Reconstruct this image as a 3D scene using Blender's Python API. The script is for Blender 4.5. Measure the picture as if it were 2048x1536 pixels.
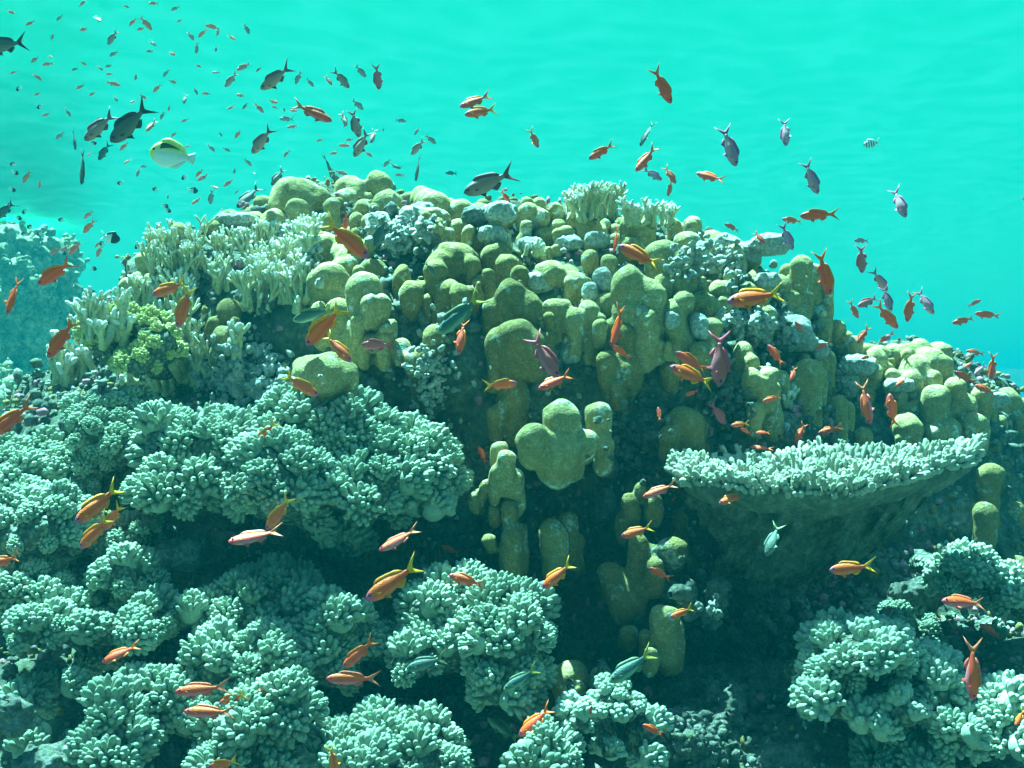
import bpy, math, random
import numpy as np
from mathutils import Vector, Matrix, Quaternion
from mathutils.bvhtree import BVHTree

random.seed(7)
rng = np.random.default_rng(11)
scene = bpy.context.scene
for o in list(bpy.data.objects):
    bpy.data.objects.remove(o)

# ------------------------------------------------------------------ camera
F = 2472.0                                  # focal length in pixels of the 2048 px wide photograph
cam_d = bpy.data.cameras.new('camera')
cam = bpy.data.objects.new('camera', cam_d)
scene.collection.objects.link(cam)
cam.location = (0, 0, 0)
cam.rotation_euler = (math.radians(90), 0, 0)
cam_d.sensor_width = 36
cam_d.lens = 36 * F / 2048
cam_d.clip_start = 0.05
cam_d.clip_end = 600
scene.camera = cam

# ------------------------------------------------------------------ daylight
SUN_EL, SUN_AZ = 68.0, -40.0                # azimuth measured from +Y (behind the reef) towards +X
wd = bpy.data.worlds.new('World')
scene.world = wd
wd.use_nodes = True
wn = wd.node_tree
wn.nodes.clear()
wo = wn.nodes.new('ShaderNodeOutputWorld')
bg = wn.nodes.new('ShaderNodeBackground')
sky = wn.nodes.new('ShaderNodeTexSky')
sky.sky_type = 'NISHITA'
sky.sun_disc = False
sky.sun_elevation = math.radians(SUN_EL)
sky.sun_rotation = math.radians(SUN_AZ)
bg.inputs[1].default_value = 0.05
wn.links.new(sky.outputs[0], bg.inputs[0])
wn.links.new(bg.outputs[0], wo.inputs[0])
sl = bpy.data.lights.new('sun', 'SUN')
sl.energy = 5.0
sl.angle = math.radians(0.6)
sl.color = (1.0, 0.97, 0.92)
sun = bpy.data.objects.new('sun', sl)
scene.collection.objects.link(sun)
el, az = math.radians(SUN_EL), math.radians(SUN_AZ)
sdir = Vector((math.sin(az) * math.cos(el), math.cos(az) * math.cos(el), math.sin(el)))
sun.rotation_euler = sdir.to_track_quat('Z', 'Y').to_euler()
sun.location = sdir * 20

scene.view_settings.view_transform = 'Standard'
scene.view_settings.look = 'None'
scene.view_settings.gamma = 1.0
scene.view_settings.exposure = 3.62
cy = scene.cycles
cy.use_denoising = True
try:
    cy.denoiser = 'OPENIMAGEDENOISE'
except Exception:
    pass
cy.max_bounces = 6
cy.diffuse_bounces = 2
cy.glossy_bounces = 2
cy.transmission_bounces = 2
cy.transparent_max_bounces = 8
cy.volume_bounces = 1
cy.use_adaptive_sampling = True
cy.adaptive_threshold = 0.02
cy.sample_clamp_indirect = 4.0
cy.caustics_reflective = False
cy.caustics_refractive = False

# ------------------------------------------------------------------ helpers
COL = scene.collection

def at(px, py, Y):
    """point Y metres in front of the camera, at a pixel of the photograph"""
    return Vector(((px - 1024) / F * Y, Y, (768 - py) / F * Y))

def props(o, label=None, cat=None, group=None, kind=None):
    if label: o['label'] = label
    if cat: o['category'] = cat
    if group: o['group'] = group
    if kind: o['kind'] = kind
    return o

def empty(name, loc=(0, 0, 0)):
    o = bpy.data.objects.new(name, None)
    COL.objects.link(o)
    o.location = loc
    o.empty_display_size = 0.05
    return o

def mesh_np(name, V, faces_list, mats, smooth=True, midx=None):
    """V (n,3); faces_list: list of (m,k) int arrays"""
    me = bpy.data.meshes.new(name)
    V = np.asarray(V, dtype=np.float32)
    me.vertices.add(len(V))
    me.vertices.foreach_set('co', V.ravel())
    fl = [np.asarray(f, dtype=np.int32) for f in faces_list if len(f)]
    loops = np.concatenate([f.ravel() for f in fl])
    tot = np.concatenate([np.full(len(f), f.shape[1], np.int32) for f in fl])
    start = np.concatenate([[0], np.cumsum(tot)[:-1]]).astype(np.int32)
    me.loops.add(len(loops))
    me.loops.foreach_set('vertex_index', loops)
    me.polygons.add(len(tot))
    me.polygons.foreach_set('loop_start', start)
    me.polygons.foreach_set('loop_total', tot)
    if midx is not None:
        me.polygons.foreach_set('material_index', np.asarray(midx, dtype=np.int32))
    me.polygons.foreach_set('use_smooth', np.full(len(tot), smooth))
    for m in (mats if isinstance(mats, (list, tuple)) else [mats]):
        me.materials.append(m)
    me.update(calc_edges=True)
    me.validate()
    return me

def obj(name, me, parent=None, loc=None):
    o = bpy.data.objects.new(name, me)
    COL.objects.link(o)
    if loc is not None: o.location = loc
    if parent is not None: o.parent = parent
    return o

class Acc:
    """collects vertices and faces into one mesh"""
    def __init__(s):
        s.v = []; s.q = []; s.t = []; s.n = 0
    def add(s, V, Q=None, T=None):
        V = np.asarray(V, dtype=np.float64)
        if Q is not None and len(Q): s.q.append(np.asarray(Q) + s.n)
        if T is not None and len(T): s.t.append(np.asarray(T) + s.n)
        s.v.append(V); s.n += len(V)
    def mesh(s, name, mat, smooth=True):
        fl = []
        if s.q: fl.append(np.concatenate(s.q))
        if s.t: fl.append(np.concatenate(s.t))
        return mesh_np(name, np.concatenate(s.v), fl, mat, smooth)

# --- value noise
_perm = rng.permutation(512)
def _h(ix, iy, iz):
    a = _perm[ix & 511]
    a = _perm[(a + iy) & 511]
    a = _perm[(a + iz) & 511]
    return a / 255.5 - 1.0
def vnoise(P, s=1.0, seed=0):
    P = np.asarray(P) * s + 37.7 * seed + 100.0
    I = np.floor(P).astype(np.int64)
    f = P - I
    f = f * f * (3 - 2 * f)
    x, y, z = I[..., 0], I[..., 1], I[..., 2]
    fx, fy, fz = f[..., 0], f[..., 1], f[..., 2]
    def L(a, b, t): return a + (b - a) * t
    c00 = L(_h(x, y, z), _h(x + 1, y, z), fx)
    c10 = L(_h(x, y + 1, z), _h(x + 1, y + 1, z), fx)
    c01 = L(_h(x, y, z + 1), _h(x + 1, y, z + 1), fx)
    c11 = L(_h(x, y + 1, z + 1), _h(x + 1, y + 1, z + 1), fx)
    return L(L(c00, c10, fy), L(c01, c11, fy), fz)
def fbm(P, s, o=3, seed=0):
    r = 0; a = 1.0; t = 0
    for k in range(o):
        r = r + a * vnoise(P, s * 2 ** k, seed + k * 3); t += a; a *= 0.5
    return r / t

# --- signed distances
def sd_ell(P, c, r, p=2.0):
    q = np.abs((P - np.asarray(c)) / np.asarray(r))
    k = (q ** p).sum(-1) ** (1 / p)
    return (k - 1) * min(r)
def sd_cone(P, a, b, r1, r2):
    a = np.asarray(a); b = np.asarray(b)
    ab = b - a
    t = np.clip(((P - a) @ ab) / max(ab @ ab, 1e-9), 0, 1)
    d = np.linalg.norm(P - a - t[..., None] * ab, axis=-1)
    return d - (r1 + (r2 - r1) * t)
def smin(a, b, k):
    h = np.clip(0.5 + 0.5 * (b - a) / k, 0, 1)
    return b + (a - b) * h - k * h * (1 - h)

def surface_nets(fn, lo, hi, h):
    lo = np.asarray(lo, float); hi = np.asarray(hi, float)
    n = np.ceil((hi - lo) / h).astype(int) + 2
    ax = [lo[i] + h * np.arange(n[i]) for i in range(3)]
    G = np.stack(np.meshgrid(*ax, indexing='ij'), -1)
    D = np.empty(n)
    for i in range(0, n[0], 24):
        D[i:i + 24] = fn(G[i:i + 24])
    S = D < 0
    c = [S[i:n[0] - 1 + i, j:n[1] - 1 + j, k:n[2] - 1 + k] for i in (0, 1) for j in (0, 1) for k in (0, 1)]
    cnt = sum(x.astype(np.int8) for x in c)
    act = (cnt > 0) & (cnt < 8)
    ids = -np.ones(act.shape, np.int64)
    A = np.argwhere(act)
    ids[act] = np.arange(len(A))
    acc = np.zeros((len(A), 3)); num = np.zeros(len(A))
    for axis in range(3):
        o = [0, 1, 2]; o.remove(axis)
        for u in (0, 1):
            for v in (0, 1):
                p0 = A.copy(); p0[:, o[0]] += u; p0[:, o[1]] += v
                p1 = p0.copy(); p1[:, axis] += 1
                d0 = D[p0[:, 0], p0[:, 1], p0[:, 2]]; d1 = D[p1[:, 0], p1[:, 1], p1[:, 2]]
                m = (d0 < 0) != (d1 < 0)
                t = np.where(m, d0 / np.where(m, d0 - d1, 1), 0)
                pt = p0.astype(float); pt[:, axis] += t
                acc[m] += pt[m]; num[m] += 1
    V = lo + h * acc / num[:, None]
    Q = []
    for axis in range(3):
        o = [0, 1, 2]; o.remove(axis)
        sl0 = [slice(1, n[i] - 1) for i in range(3)]; sl1 = list(sl0)
        sl0[axis] = slice(0, n[axis] - 1); sl1[axis] = slice(1, n[axis])
        a = S[tuple(sl0)]; b = S[tuple(sl1)]
        E = np.argwhere(a != b)
        if not len(E): continue
        flip = a[E[:, 0], E[:, 1], E[:, 2]]
        base = E.copy()
        for i in range(3):
            if i != axis: base[:, i] += 1
        def cid(du, dv):
            p = base.copy(); p[:, o[0]] -= du; p[:, o[1]] -= dv
            return ids[p[:, 0], p[:, 1], p[:, 2]]
        q = np.stack([cid(1, 1), cid(0, 1), cid(0, 0), cid(1, 0)], -1)
        if axis == 1: flip = ~flip
        q[~flip] = q[~flip][:, ::-1]
        Q.append(q)
    return V, np.concatenate(Q)

def vnormals(V, Q):
    fn = np.cross(V[Q[:, 2]] - V[Q[:, 0]], V[Q[:, 3]] - V[Q[:, 1]])
    N = np.zeros_like(V)
    for k in range(4): np.add.at(N, Q[:, k], fn)
    return N / np.maximum(np.linalg.norm(N, axis=1), 1e-12)[:, None]

TREES = []
def solid(V, Q):
    TREES.append(BVHTree.FromPolygons(V.tolist(), Q.tolist()))
def hitY(px, py, default=None):
    d = at(px, py, 1.0); best = None
    L = d.length
    dn = d / L
    for t in TREES:
        r = t.ray_cast(Vector((0, 0, 0)), dn, 60)
        if r[0] is not None and (best is None or r[0].y < best): best = r[0].y
    return default if best is None else best
def hit_down(px, py, default=3.6):
    for k in range(14):
        y = hitY(px, py + 12 * k)
        if y is not None and y < 5.5: return y
    return default

# ------------------------------------------------------------------ materials
def nt(name):
    m = bpy.data.materials.new(name); m.use_nodes = True
    t = m.node_tree; t.nodes.clear()
    return m, t
def N(t, typ, **kw):
    n = t.nodes.new(typ)
    for k, v in kw.items():
        if k.startswith('i_'): n.inputs[k[2:].replace('_', ' ')].default_value = v
        else: setattr(n, k, v)
    return n
def ramp(t, fac, stops, interp='LINEAR'):
    r = t.nodes.new('ShaderNodeValToRGB'); r.color_ramp.interpolation = interp
    cr = r.color_ramp
    while len(cr.elements) < len(stops): cr.elements.new(0.5)
    for e, (p, c) in zip(cr.elements, stops):
        e.position = p; e.color = (c[0], c[1], c[2], 1) if hasattr(c, '__len__') else (c, c, c, 1)
    t.links.new(fac, r.inputs[0])
    return r.outputs[0]
def mixc(t, fac, a, b):
    m = t.nodes.new('ShaderNodeMix'); m.data_type = 'RGBA'
    for inp, v in ((m.inputs[0], fac), (m.inputs[6], a), (m.inputs[7], b)):
        if isinstance(v, bpy.types.NodeSocket): t.links.new(v, inp)
        elif hasattr(v, '__len__'): inp.default_value = (v[0], v[1], v[2], 1)
        else: inp.default_value = v
    return m.outputs[2]
def noise_tex(t, scale, detail=3, rough=0.55, coord='Object', off=0.0):
    tc = t.nodes.new('ShaderNodeTexCoord'); n = t.nodes.new('ShaderNodeTexNoise')
    n.inputs['Scale'].default_value = scale; n.inputs['Detail'].default_value = detail
    n.inputs['Roughness'].default_value = rough
    if off:
        mp = t.nodes.new('ShaderNodeMapping'); mp.inputs[1].default_value = (off, off, off)
        t.links.new(tc.outputs[coord], mp.inputs[0]); t.links.new(mp.outputs[0], n.inputs[0])
    else:
        t.links.new(tc.outputs[coord], n.inputs[0])
    return n.outputs[0]
def finish(t, color, rough=0.85, bump=None, bstr=0.3, bdist=0.01, spec=0.2, sss=0.0):
    b = t.nodes.new('ShaderNodeBsdfPrincipled'); o = t.nodes.new('ShaderNodeOutputMaterial')
    if isinstance(color, bpy.types.NodeSocket): t.links.new(color, b.inputs['Base Color'])
    else: b.inputs['Base Color'].default_value = (*color, 1)
    b.inputs['Roughness'].default_value = rough
    b.inputs['Specular IOR Level'].default_value = spec
    if bump is not None:
        bn = t.nodes.new('ShaderNodeBump'); bn.inputs['Strength'].default_value = bstr
        bn.inputs['Distance'].default_value = bdist
        t.links.new(bump, bn.inputs['Height']); t.links.new(bn.outputs[0], b.inputs['Normal'])
    t.links.new(b.outputs[0], o.inputs[0])
    return b

def mat_coral(name, c1, c2, c3, s1=9, s2=160, bstr=0.35, bdist=0.004, patch=(0.45, 0.75)):
    m, t = nt(name)
    n1 = noise_tex(t, s1, 4, 0.6); n2 = noise_tex(t, s2, 2, 0.6, off=3.0); n3 = noise_tex(t, s1 * 2.7, 5, 0.65, off=7.0)
    a = ramp(t, n1, [(0.3, c1), (0.7, c2)])
    b = mixc(t, ramp(t, n3, [(patch[0], 0.0), (patch[1], 1.0)]), a, c3)
    c = mixc(t, ramp(t, n2, [(0.35, 0.0), (0.65, 0.45)]), b, (c1[0] * .55, c1[1] * .55, c1[2] * .55))
    finish(t, c, 0.9, n2, bstr, bdist)
    return m

M = {}
def mat_lobe(name, c1, c2, c3, pale):
    m, t = nt(name)
    n1 = noise_tex(t, 7, 4, .6); n2 = noise_tex(t, 190, 3, .7, off=3.0); n3 = noise_tex(t, 13, 6, .75, off=7.0); n4 = noise_tex(t, 55, 4, .7, off=2.0)
    a = ramp(t, n1, [(.3, c1), (.7, c2)])
    b = mixc(t, ramp(t, n4, [(.42, 0.0), (.7, .7)]), a, c3)
    c = mixc(t, ramp(t, n2, [(.35, 0.0), (.62, .6)]), b, tuple(x * .45 for x in c1))
    f = ramp(t, n3, [(.575, 0.0), (.61, 1.0)])                      # dead, encrusted patches
    d = mixc(t, ramp(t, n4, [(.38, 0.0), (.55, 1.0)]), (.12, .16, .12), pale)
    e = mixc(t, f, c, d)
    mx = t.nodes.new('ShaderNodeMath'); mx.operation = 'MULTIPLY_ADD'; mx.inputs[1].default_value = 1.6
    t.links.new(n4, mx.inputs[0]); t.links.new(n2, mx.inputs[2])
    finish(t, e, .92, mx.outputs[0], .7, .006, spec=.12)
    return m
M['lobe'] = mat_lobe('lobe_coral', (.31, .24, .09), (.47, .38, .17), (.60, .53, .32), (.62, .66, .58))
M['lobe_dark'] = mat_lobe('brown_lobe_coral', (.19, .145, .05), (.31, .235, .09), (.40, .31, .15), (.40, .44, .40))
M['leather'] = mat_coral('leather_coral', (.22, .28, .21), (.32, .39, .30), (.40, .46, .37), s2=220, bstr=.15)
M['leather_pale'] = mat_coral('pale_leather_coral', (.28, .35, .28), (.38, .45, .36), (.46, .52, .43), s2=200, bstr=.15)
m_, t_ = nt('leather_coral_stalk')
tc_ = N(t_, 'ShaderNodeTexCoord'); vo_ = N(t_, 'ShaderNodeTexVoronoi', feature='SMOOTH_F1'); vo_.inputs['Scale'].default_value = 75; vo_.inputs['Smoothness'].default_value = .3
t_.links.new(tc_.outputs['Object'], vo_.inputs[0])
iv_ = N(t_, 'ShaderNodeMath', operation='SUBTRACT'); iv_.inputs[0].default_value = 1; t_.links.new(vo_.outputs['Distance'], iv_.inputs[1])
finish(t_, ramp(t_, vo_.outputs['Distance'], [(.15, (.26, .29, .23)), (.6, (.07, .09, .07))]), .9, iv_.outputs[0], 1.0, .02)
M['leather_stalk'] = m_
M['table'] = mat_coral('table_coral', (.30, .32, .25), (.42, .43, .34), (.55, .55, .46), s2=240, bstr=.2)
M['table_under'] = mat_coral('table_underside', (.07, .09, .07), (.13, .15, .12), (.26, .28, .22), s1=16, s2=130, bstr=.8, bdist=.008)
M['fire'] = mat_coral('branching_coral', (.42, .38, .20), (.56, .52, .32), (.64, .60, .42))
M['tip'] = mat_coral('white_tips', (.62, .62, .54), (.74, .73, .66), (.8, .8, .76))
M['softgreen'] = mat_coral('green_soft_coral', (.40, .38, .13), (.52, .50, .21), (.62, .58, .3))
def mat_rock(name, dark, mid, pale, s=7, lo=.42, hi=.6, bstr=1.0):
    m, t = nt(name)
    n1 = noise_tex(t, s, 6, .7); n2 = noise_tex(t, s * 7, 5, .7, off=5.); n3 = noise_tex(t, s * 1.9, 4, .65, off=11.)
    a = ramp(t, n1, [(lo - .1, dark), (lo + .05, mid), (hi, pale)])
    b = mixc(t, ramp(t, n2, [(.35, 0.0), (.62, .8)]), a, (dark[0] * .6, dark[1] * .6, dark[2] * .6))
    c = mixc(t, ramp(t, n3, [(.55, 0.0), (.68, .5)]), b, (.17, .2, .07))
    finish(t, c, .95, n2, bstr, .015)
    return m
M['rock'] = mat_rock('reef_rock', (.05, .07, .06), (.14, .16, .12), (.34, .36, .30), lo=.46, hi=.66)
M['rock_pale'] = mat_rock('pale_rock', (.34, .37, .34), (.56, .58, .54), (.76, .77, .73), s=16, lo=.36, hi=.55)
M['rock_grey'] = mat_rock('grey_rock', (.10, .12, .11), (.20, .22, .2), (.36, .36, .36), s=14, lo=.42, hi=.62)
M['white_rubble'] = mat_rock('white_rubble', (.45, .46, .44), (.68, .68, .66), (.8, .8, .78), s=22, lo=.3, hi=.5)
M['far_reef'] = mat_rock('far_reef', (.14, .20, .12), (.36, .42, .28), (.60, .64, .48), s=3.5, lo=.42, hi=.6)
M['sand'] = mat_rock('sand', (.08, .09, .07), (.12, .13, .10), (.17, .17, .14), s=1.5, bstr=.4)
# ------------------------------------------------------------------ the setting: water, sea bed, reef rock
def polar_sheet(rmin, rmax, nr, na, zf):
    r = np.concatenate([[0.0], np.geomspace(rmin, rmax, nr)])
    a = np.linspace(0, 2 * np.pi, na, endpoint=False)
    R, A = np.meshgrid(r, a, indexing='ij')
    X = R * np.sin(A); Y = R * np.cos(A)
    P = np.stack([X, Y, np.zeros_like(X)], -1)
    P[..., 2] = zf(P, R)
    i = np.arange(nr)[:, None] * na; j = np.arange(na)[None]
    j2 = (j + 1) % na
    Q = np.stack([i + j, i + j2, i + na + j2, i + na + j], -1).reshape(-1, 4)
    return P.reshape(-1, 3), Q

SURF = 1.95
def surf_z(P, R):
    X, Y = P[..., 0], P[..., 1]
    fade = 1.0 / (1 + (R / 25.0) ** 2)
    z = .009 * np.sin(2.1 * X + .8 * Y + .7 * np.sin(.9 * Y)) + .006 * np.sin(-1.3 * X + 3.3 * Y + 1.2 * np.sin(1.1 * X + .3))
    z = z + .010 * fbm(P, 1.6, 4, 5)
    return SURF + z * fade
V, Q = polar_sheet(.3, 170, 420, 720, surf_z)
m, t = nt('water_surface')
out = N(t, 'ShaderNodeOutputMaterial')
tc = N(t, 'ShaderNodeTexCoord')
# caustics painted into the transparency colour: bright lines as if ripples focused the light
def caustic(scale, off):
    mp = N(t, 'ShaderNodeMapping'); mp.inputs[1].default_value = (off, off * .7, 0)
    t.links.new(tc.outputs['Object'], mp.inputs[0])
    nz = N(t, 'ShaderNodeTexNoise'); nz.inputs['Scale'].default_value = scale * .6; nz.inputs['Detail'].default_value = 2
    t.links.new(mp.outputs[0], nz.inputs[0])
    mx = N(t, 'ShaderNodeVectorMath', operation='SCALE'); mx.inputs[3].default_value = .45
    sb = N(t, 'ShaderNodeVectorMath', operation='SUBTRACT'); sb.inputs[1].default_value = (.5, .5, .5)
    t.links.new(nz.outputs[1], sb.inputs[0]); t.links.new(sb.outputs[0], mx.inputs[0])
    ad = N(t, 'ShaderNodeVectorMath', operation='ADD')
    t.links.new(mp.outputs[0], ad.inputs[0]); t.links.new(mx.outputs[0], ad.inputs[1])
    v = N(t, 'ShaderNodeTexVoronoi', feature='SMOOTH_F1', voronoi_dimensions='2D')
    v.inputs['Scale'].default_value = scale; v.inputs['Smoothness'].default_value = .35
    t.links.new(ad.outputs[0], v.inputs[0])
    return v.outputs['Distance']
ca = ramp(t, caustic(3.2, 1.3), [(.12, .48), (.45, .74), (.66, 1.0)])
cb = ramp(t, caustic(5.7, 4.1), [(.1, .72), (.5, .9), (.7, 1.0)])
mul = N(t, 'ShaderNodeMix', data_type='RGBA', blend_type='MULTIPLY'); mul.inputs[0].default_value = 1
t.links.new(ca, mul.inputs[6]); t.links.new(cb, mul.inputs[7])
tint = N(t, 'ShaderNodeMix', data_type='RGBA', blend_type='MULTIPLY'); tint.inputs[0].default_value = 1
tint.inputs[7].default_value = (.36, 1.0, .90, 1)
t.links.new(mul.outputs[2], tint.inputs[6])
tr = N(t, 'ShaderNodeBsdfTransparent'); t.links.new(tint.outputs[2], tr.inputs[0])
tl = N(t, 'ShaderNodeBsdfTranslucent'); tl.inputs[0].default_value = (.02, .5, .48, 1)
gl = N(t, 'ShaderNodeBsdfGlossy'); gl.inputs[0].default_value = (.02, .97, .90, 1); gl.inputs['Roughness'].default_value = .42
bn = N(t, 'ShaderNodeBump'); bn.inputs['Strength'].default_value = .06; bn.inputs['Distance'].default_value = .030
nz2 = N(t, 'ShaderNodeTexNoise'); nz2.inputs['Scale'].default_value = 4.5; nz2.inputs['Detail'].default_value = 4
mp2 = N(t, 'ShaderNodeMapping'); mp2.inputs[3].default_value = (.8, 1.2, 1); mp2.inputs[2].default_value = (0, 0, .35)
t.links.new(tc.outputs['Object'], mp2.inputs[0]); t.links.new(mp2.outputs[0], nz2.inputs[0])
t.links.new(nz2.outputs[0], bn.inputs['Height']); t.links.new(bn.outputs[0], tl.inputs['Normal']); t.links.new(bn.outputs[0], gl.inputs['Normal'])
m1 = N(t, 'ShaderNodeMixShader'); m1.inputs[0].default_value = .03
t.links.new(tr.outputs[0], m1.inputs[1]); t.links.new(tl.outputs[0], m1.inputs[2])
lw = N(t, 'ShaderNodeLayerWeight'); lw.inputs[0].default_value = .5      # total reflection beyond the critical angle
rr = ramp(t, lw.outputs['Facing'], [(.26, .04), (.42, .96)])
fr = N(t, 'ShaderNodeMixShader'); t.links.new(rr, fr.inputs[0])
t.links.new(m1.outputs[0], fr.inputs[1]); t.links.new(gl.outputs[0], fr.inputs[2])
t.links.new(fr.outputs[0], out.inputs[0])
props(obj('water_surface', mesh_np('water_surface', V, [Q], m)), kind='structure')

V, Q = polar_sheet(.5, 170, 160, 200, lambda P, R: -3.2 + .35 * fbm(P, .35, 4, 2) - np.clip(R - 8, 0, 60) * .09)
props(obj('sea_floor', mesh_np('sea_floor', V, [Q], M['sand'])), kind='structure')

# the water itself: scattering and absorbing, even density
def haze_box(lo, hi):
    c = np.array([[x, y, z] for x in (lo[0], hi[0]) for y in (lo[1], hi[1]) for z in (lo[2], hi[2])])
    q = np.array([[0, 1, 3, 2], [4, 6, 7, 5], [0, 4, 5, 1], [2, 3, 7, 6], [0, 2, 6, 4], [1, 5, 7, 3]])
    m, t = nt('water_volume')
    pv = N(t, 'ShaderNodeVolumePrincipled')
    pv.inputs['Color'].default_value = (.003, .178, .222, 1)
    pv.inputs['Density'].default_value = .025
    pv.inputs['Anisotropy'].default_value = .0
    pv.inputs['Absorption Color'].default_value = (0, 0, 0, 1)
    oo = N(t, 'ShaderNodeOutputMaterial'); t.links.new(pv.outputs[0], oo.inputs['Volume'])
    return props(obj('haze', mesh_np('haze', c, [q], m, smooth=False)), kind='stuff')
haze_box((-171, -171, -10.5), (171, 171, 2.3))

def rock_mesh(ells, h, amp, fs, seed, lo, hi, k=.08, mat='rock', amp2=.0):
    def fn(P):
        d = None
        for c, r, p in ells:
            e = sd_ell(P, c, r, p)
            d = e if d is None else smin(d, e, k)
        d = d + amp * fbm(P, fs, 3, seed)
        if amp2: d = d - amp2 * np.abs(vnoise(P, fs * 3.1, seed + 9))
        return d
    V, Q = surface_nets(fn, lo, hi, h)
    return V, Q

ROCK = [
    ((-.08, 4.15, -.32), (1.12, .98, .85), 2.6),      # the main dome
    ((-.45, 4.10, .03), (.62, .60, .56), 2.2),
    ((-.86, 3.92, .02), (.40, .50, .42), 2.4),
    ((1.22, 4.40, -.52), (.60, .80, .60), 2.3),       # lower shelf to the right
    ((2.0, 4.45, -.66), (.75, .80, .54), 2.3),
    ((.15, 4.2, -1.4), (2.3, .95, 1.1), 2.6),         # wall below
    ((.30, 3.75, -1.05), (.42, .60, .80), 2.2),       # buttress carrying the pillars
    ((-1.05, 3.9, -.55), (.62, .62, .60), 2.2),       # left shoulder
    ((-1.15, 3.1, -1.35), (.75, .75, .68), 2.2),      # foreground ledges
    ((-.35, 2.9, -1.50), (.75, .60, .70), 2.2),
    ((.62, 2.85, -1.36), (.55, .50, .62), 2.2),
    ((1.25, 3.0, -1.30), (.60, .60, .62), 2.2),
]
V, Q = rock_mesh(ROCK, .022, .11, 2.6, 1, (-2.3, 2.0, -2.7), (2.6, 5.3, .95), amp2=.05)
props(obj('reef_rock', mesh_np('reef_rock', V, [Q], M['rock'])), kind='structure')
solid(V, Q)

# small encrusting growth all over the bare rock
_ph = (1 + 5 ** .5) / 2
ICO = np.array([[-1, _ph, 0], [1, _ph, 0], [-1, -_ph, 0], [1, -_ph, 0], [0, -1, _ph], [0, 1, _ph], [0, -1, -_ph], [0, 1, -_ph], [_ph, 0, -1], [_ph, 0, 1], [-_ph, 0, -1], [-_ph, 0, 1]]) / 1.9
TRI = np.array([[0, 11, 5], [0, 5, 1], [0, 1, 7], [0, 7, 10], [0, 10, 11], [1, 5, 9], [5, 11, 4], [11, 10, 2], [10, 7, 6], [7, 1, 8], [3, 9, 4], [3, 4, 2], [3, 2, 6], [3, 6, 8], [3, 8, 9], [4, 9, 5], [2, 4, 11], [6, 2, 10], [8, 6, 7], [9, 8, 1]])
def turf(name, label, mat, n, smin, smax, seed, pal=None):
    g = np.random.default_rng(seed)
    VR, QR = ROCKMESH
    Nn = vnormals(VR, QR)
    vis = (Nn * -VR).sum(1) > -.2 * np.linalg.norm(VR, axis=1)
    vis &= (VR[:, 1] < 4.9) & (VR[:, 2] > -1.7)
    idx = np.argwhere(vis)[:, 0]
    clump = fbm(VR[idx], 5, 2, seed) 
    idx = idx[clump > -.12]
    idx = g.choice(idx, n)
    ph = (1 + 5 ** .5) / 2
    ico = np.array([[-1, ph, 0], [1, ph, 0], [-1, -ph, 0], [1, -ph, 0], [0, -1, ph], [0, 1, ph], [0, -1, -ph], [0, 1, -ph], [ph, 0, -1], [ph, 0, 1], [-ph, 0, -1], [-ph, 0, 1]]) / 1.9
    tri = np.array([[0, 11, 5], [0, 5, 1], [0, 1, 7], [0, 7, 10], [0, 10, 11], [1, 5, 9], [5, 11, 4], [11, 10, 2], [10, 7, 6], [7, 1, 8], [3, 9, 4], [3, 4, 2], [3, 2, 6], [3, 6, 8], [3, 8, 9], [4, 9, 5], [2, 4, 11], [6, 2, 10], [8, 6, 7], [9, 8, 1]])
    P = VR[idx] + g.normal(size=(n, 3)) * .012 + Nn[idx] * .002
    S = g.uniform(smin, smax, (n, 1, 1)) * g.uniform(.6, 1.4, (n, 1, 3))
    V = ico[None] * S * (1 + g.normal(size=(n, 12, 1)) * .22)
    V = V + P[:, None, :]
    T = (tri[None] + 12 * np.arange(n)[:, None, None]).reshape(-1, 3)
    o = obj(name, mesh_np(name, V.reshape(-1, 3), [T], mat))
    props(o, label, 'reef growth', kind='stuff')
ROCKMESH = (V, Q)
turf('encrusting_growth', 'crust of tiny pale knobs and shell bits scattered over the bare reef rock', M['rock_pale'], 9000, .003, .009, 31)
turf('algal_turf', 'olive and brown tufts of algae and sponge covering the shaded reef rock', M['lobe_dark'], 6000, .004, .013, 32)
turf('reef_crust', 'dark grey-green knobbly crust covering the reef rock in the gloom', M['rock_grey'], 9000, .006, .020, 33)
turf('pink_crust', 'pinkish purple coralline crust dotted over the reef rock', mat_coral('coralline_crust', (.34, .13, .20), (.46, .20, .28), (.5, .34, .36), s1=30), 3000, .004, .014, 34)
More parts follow.
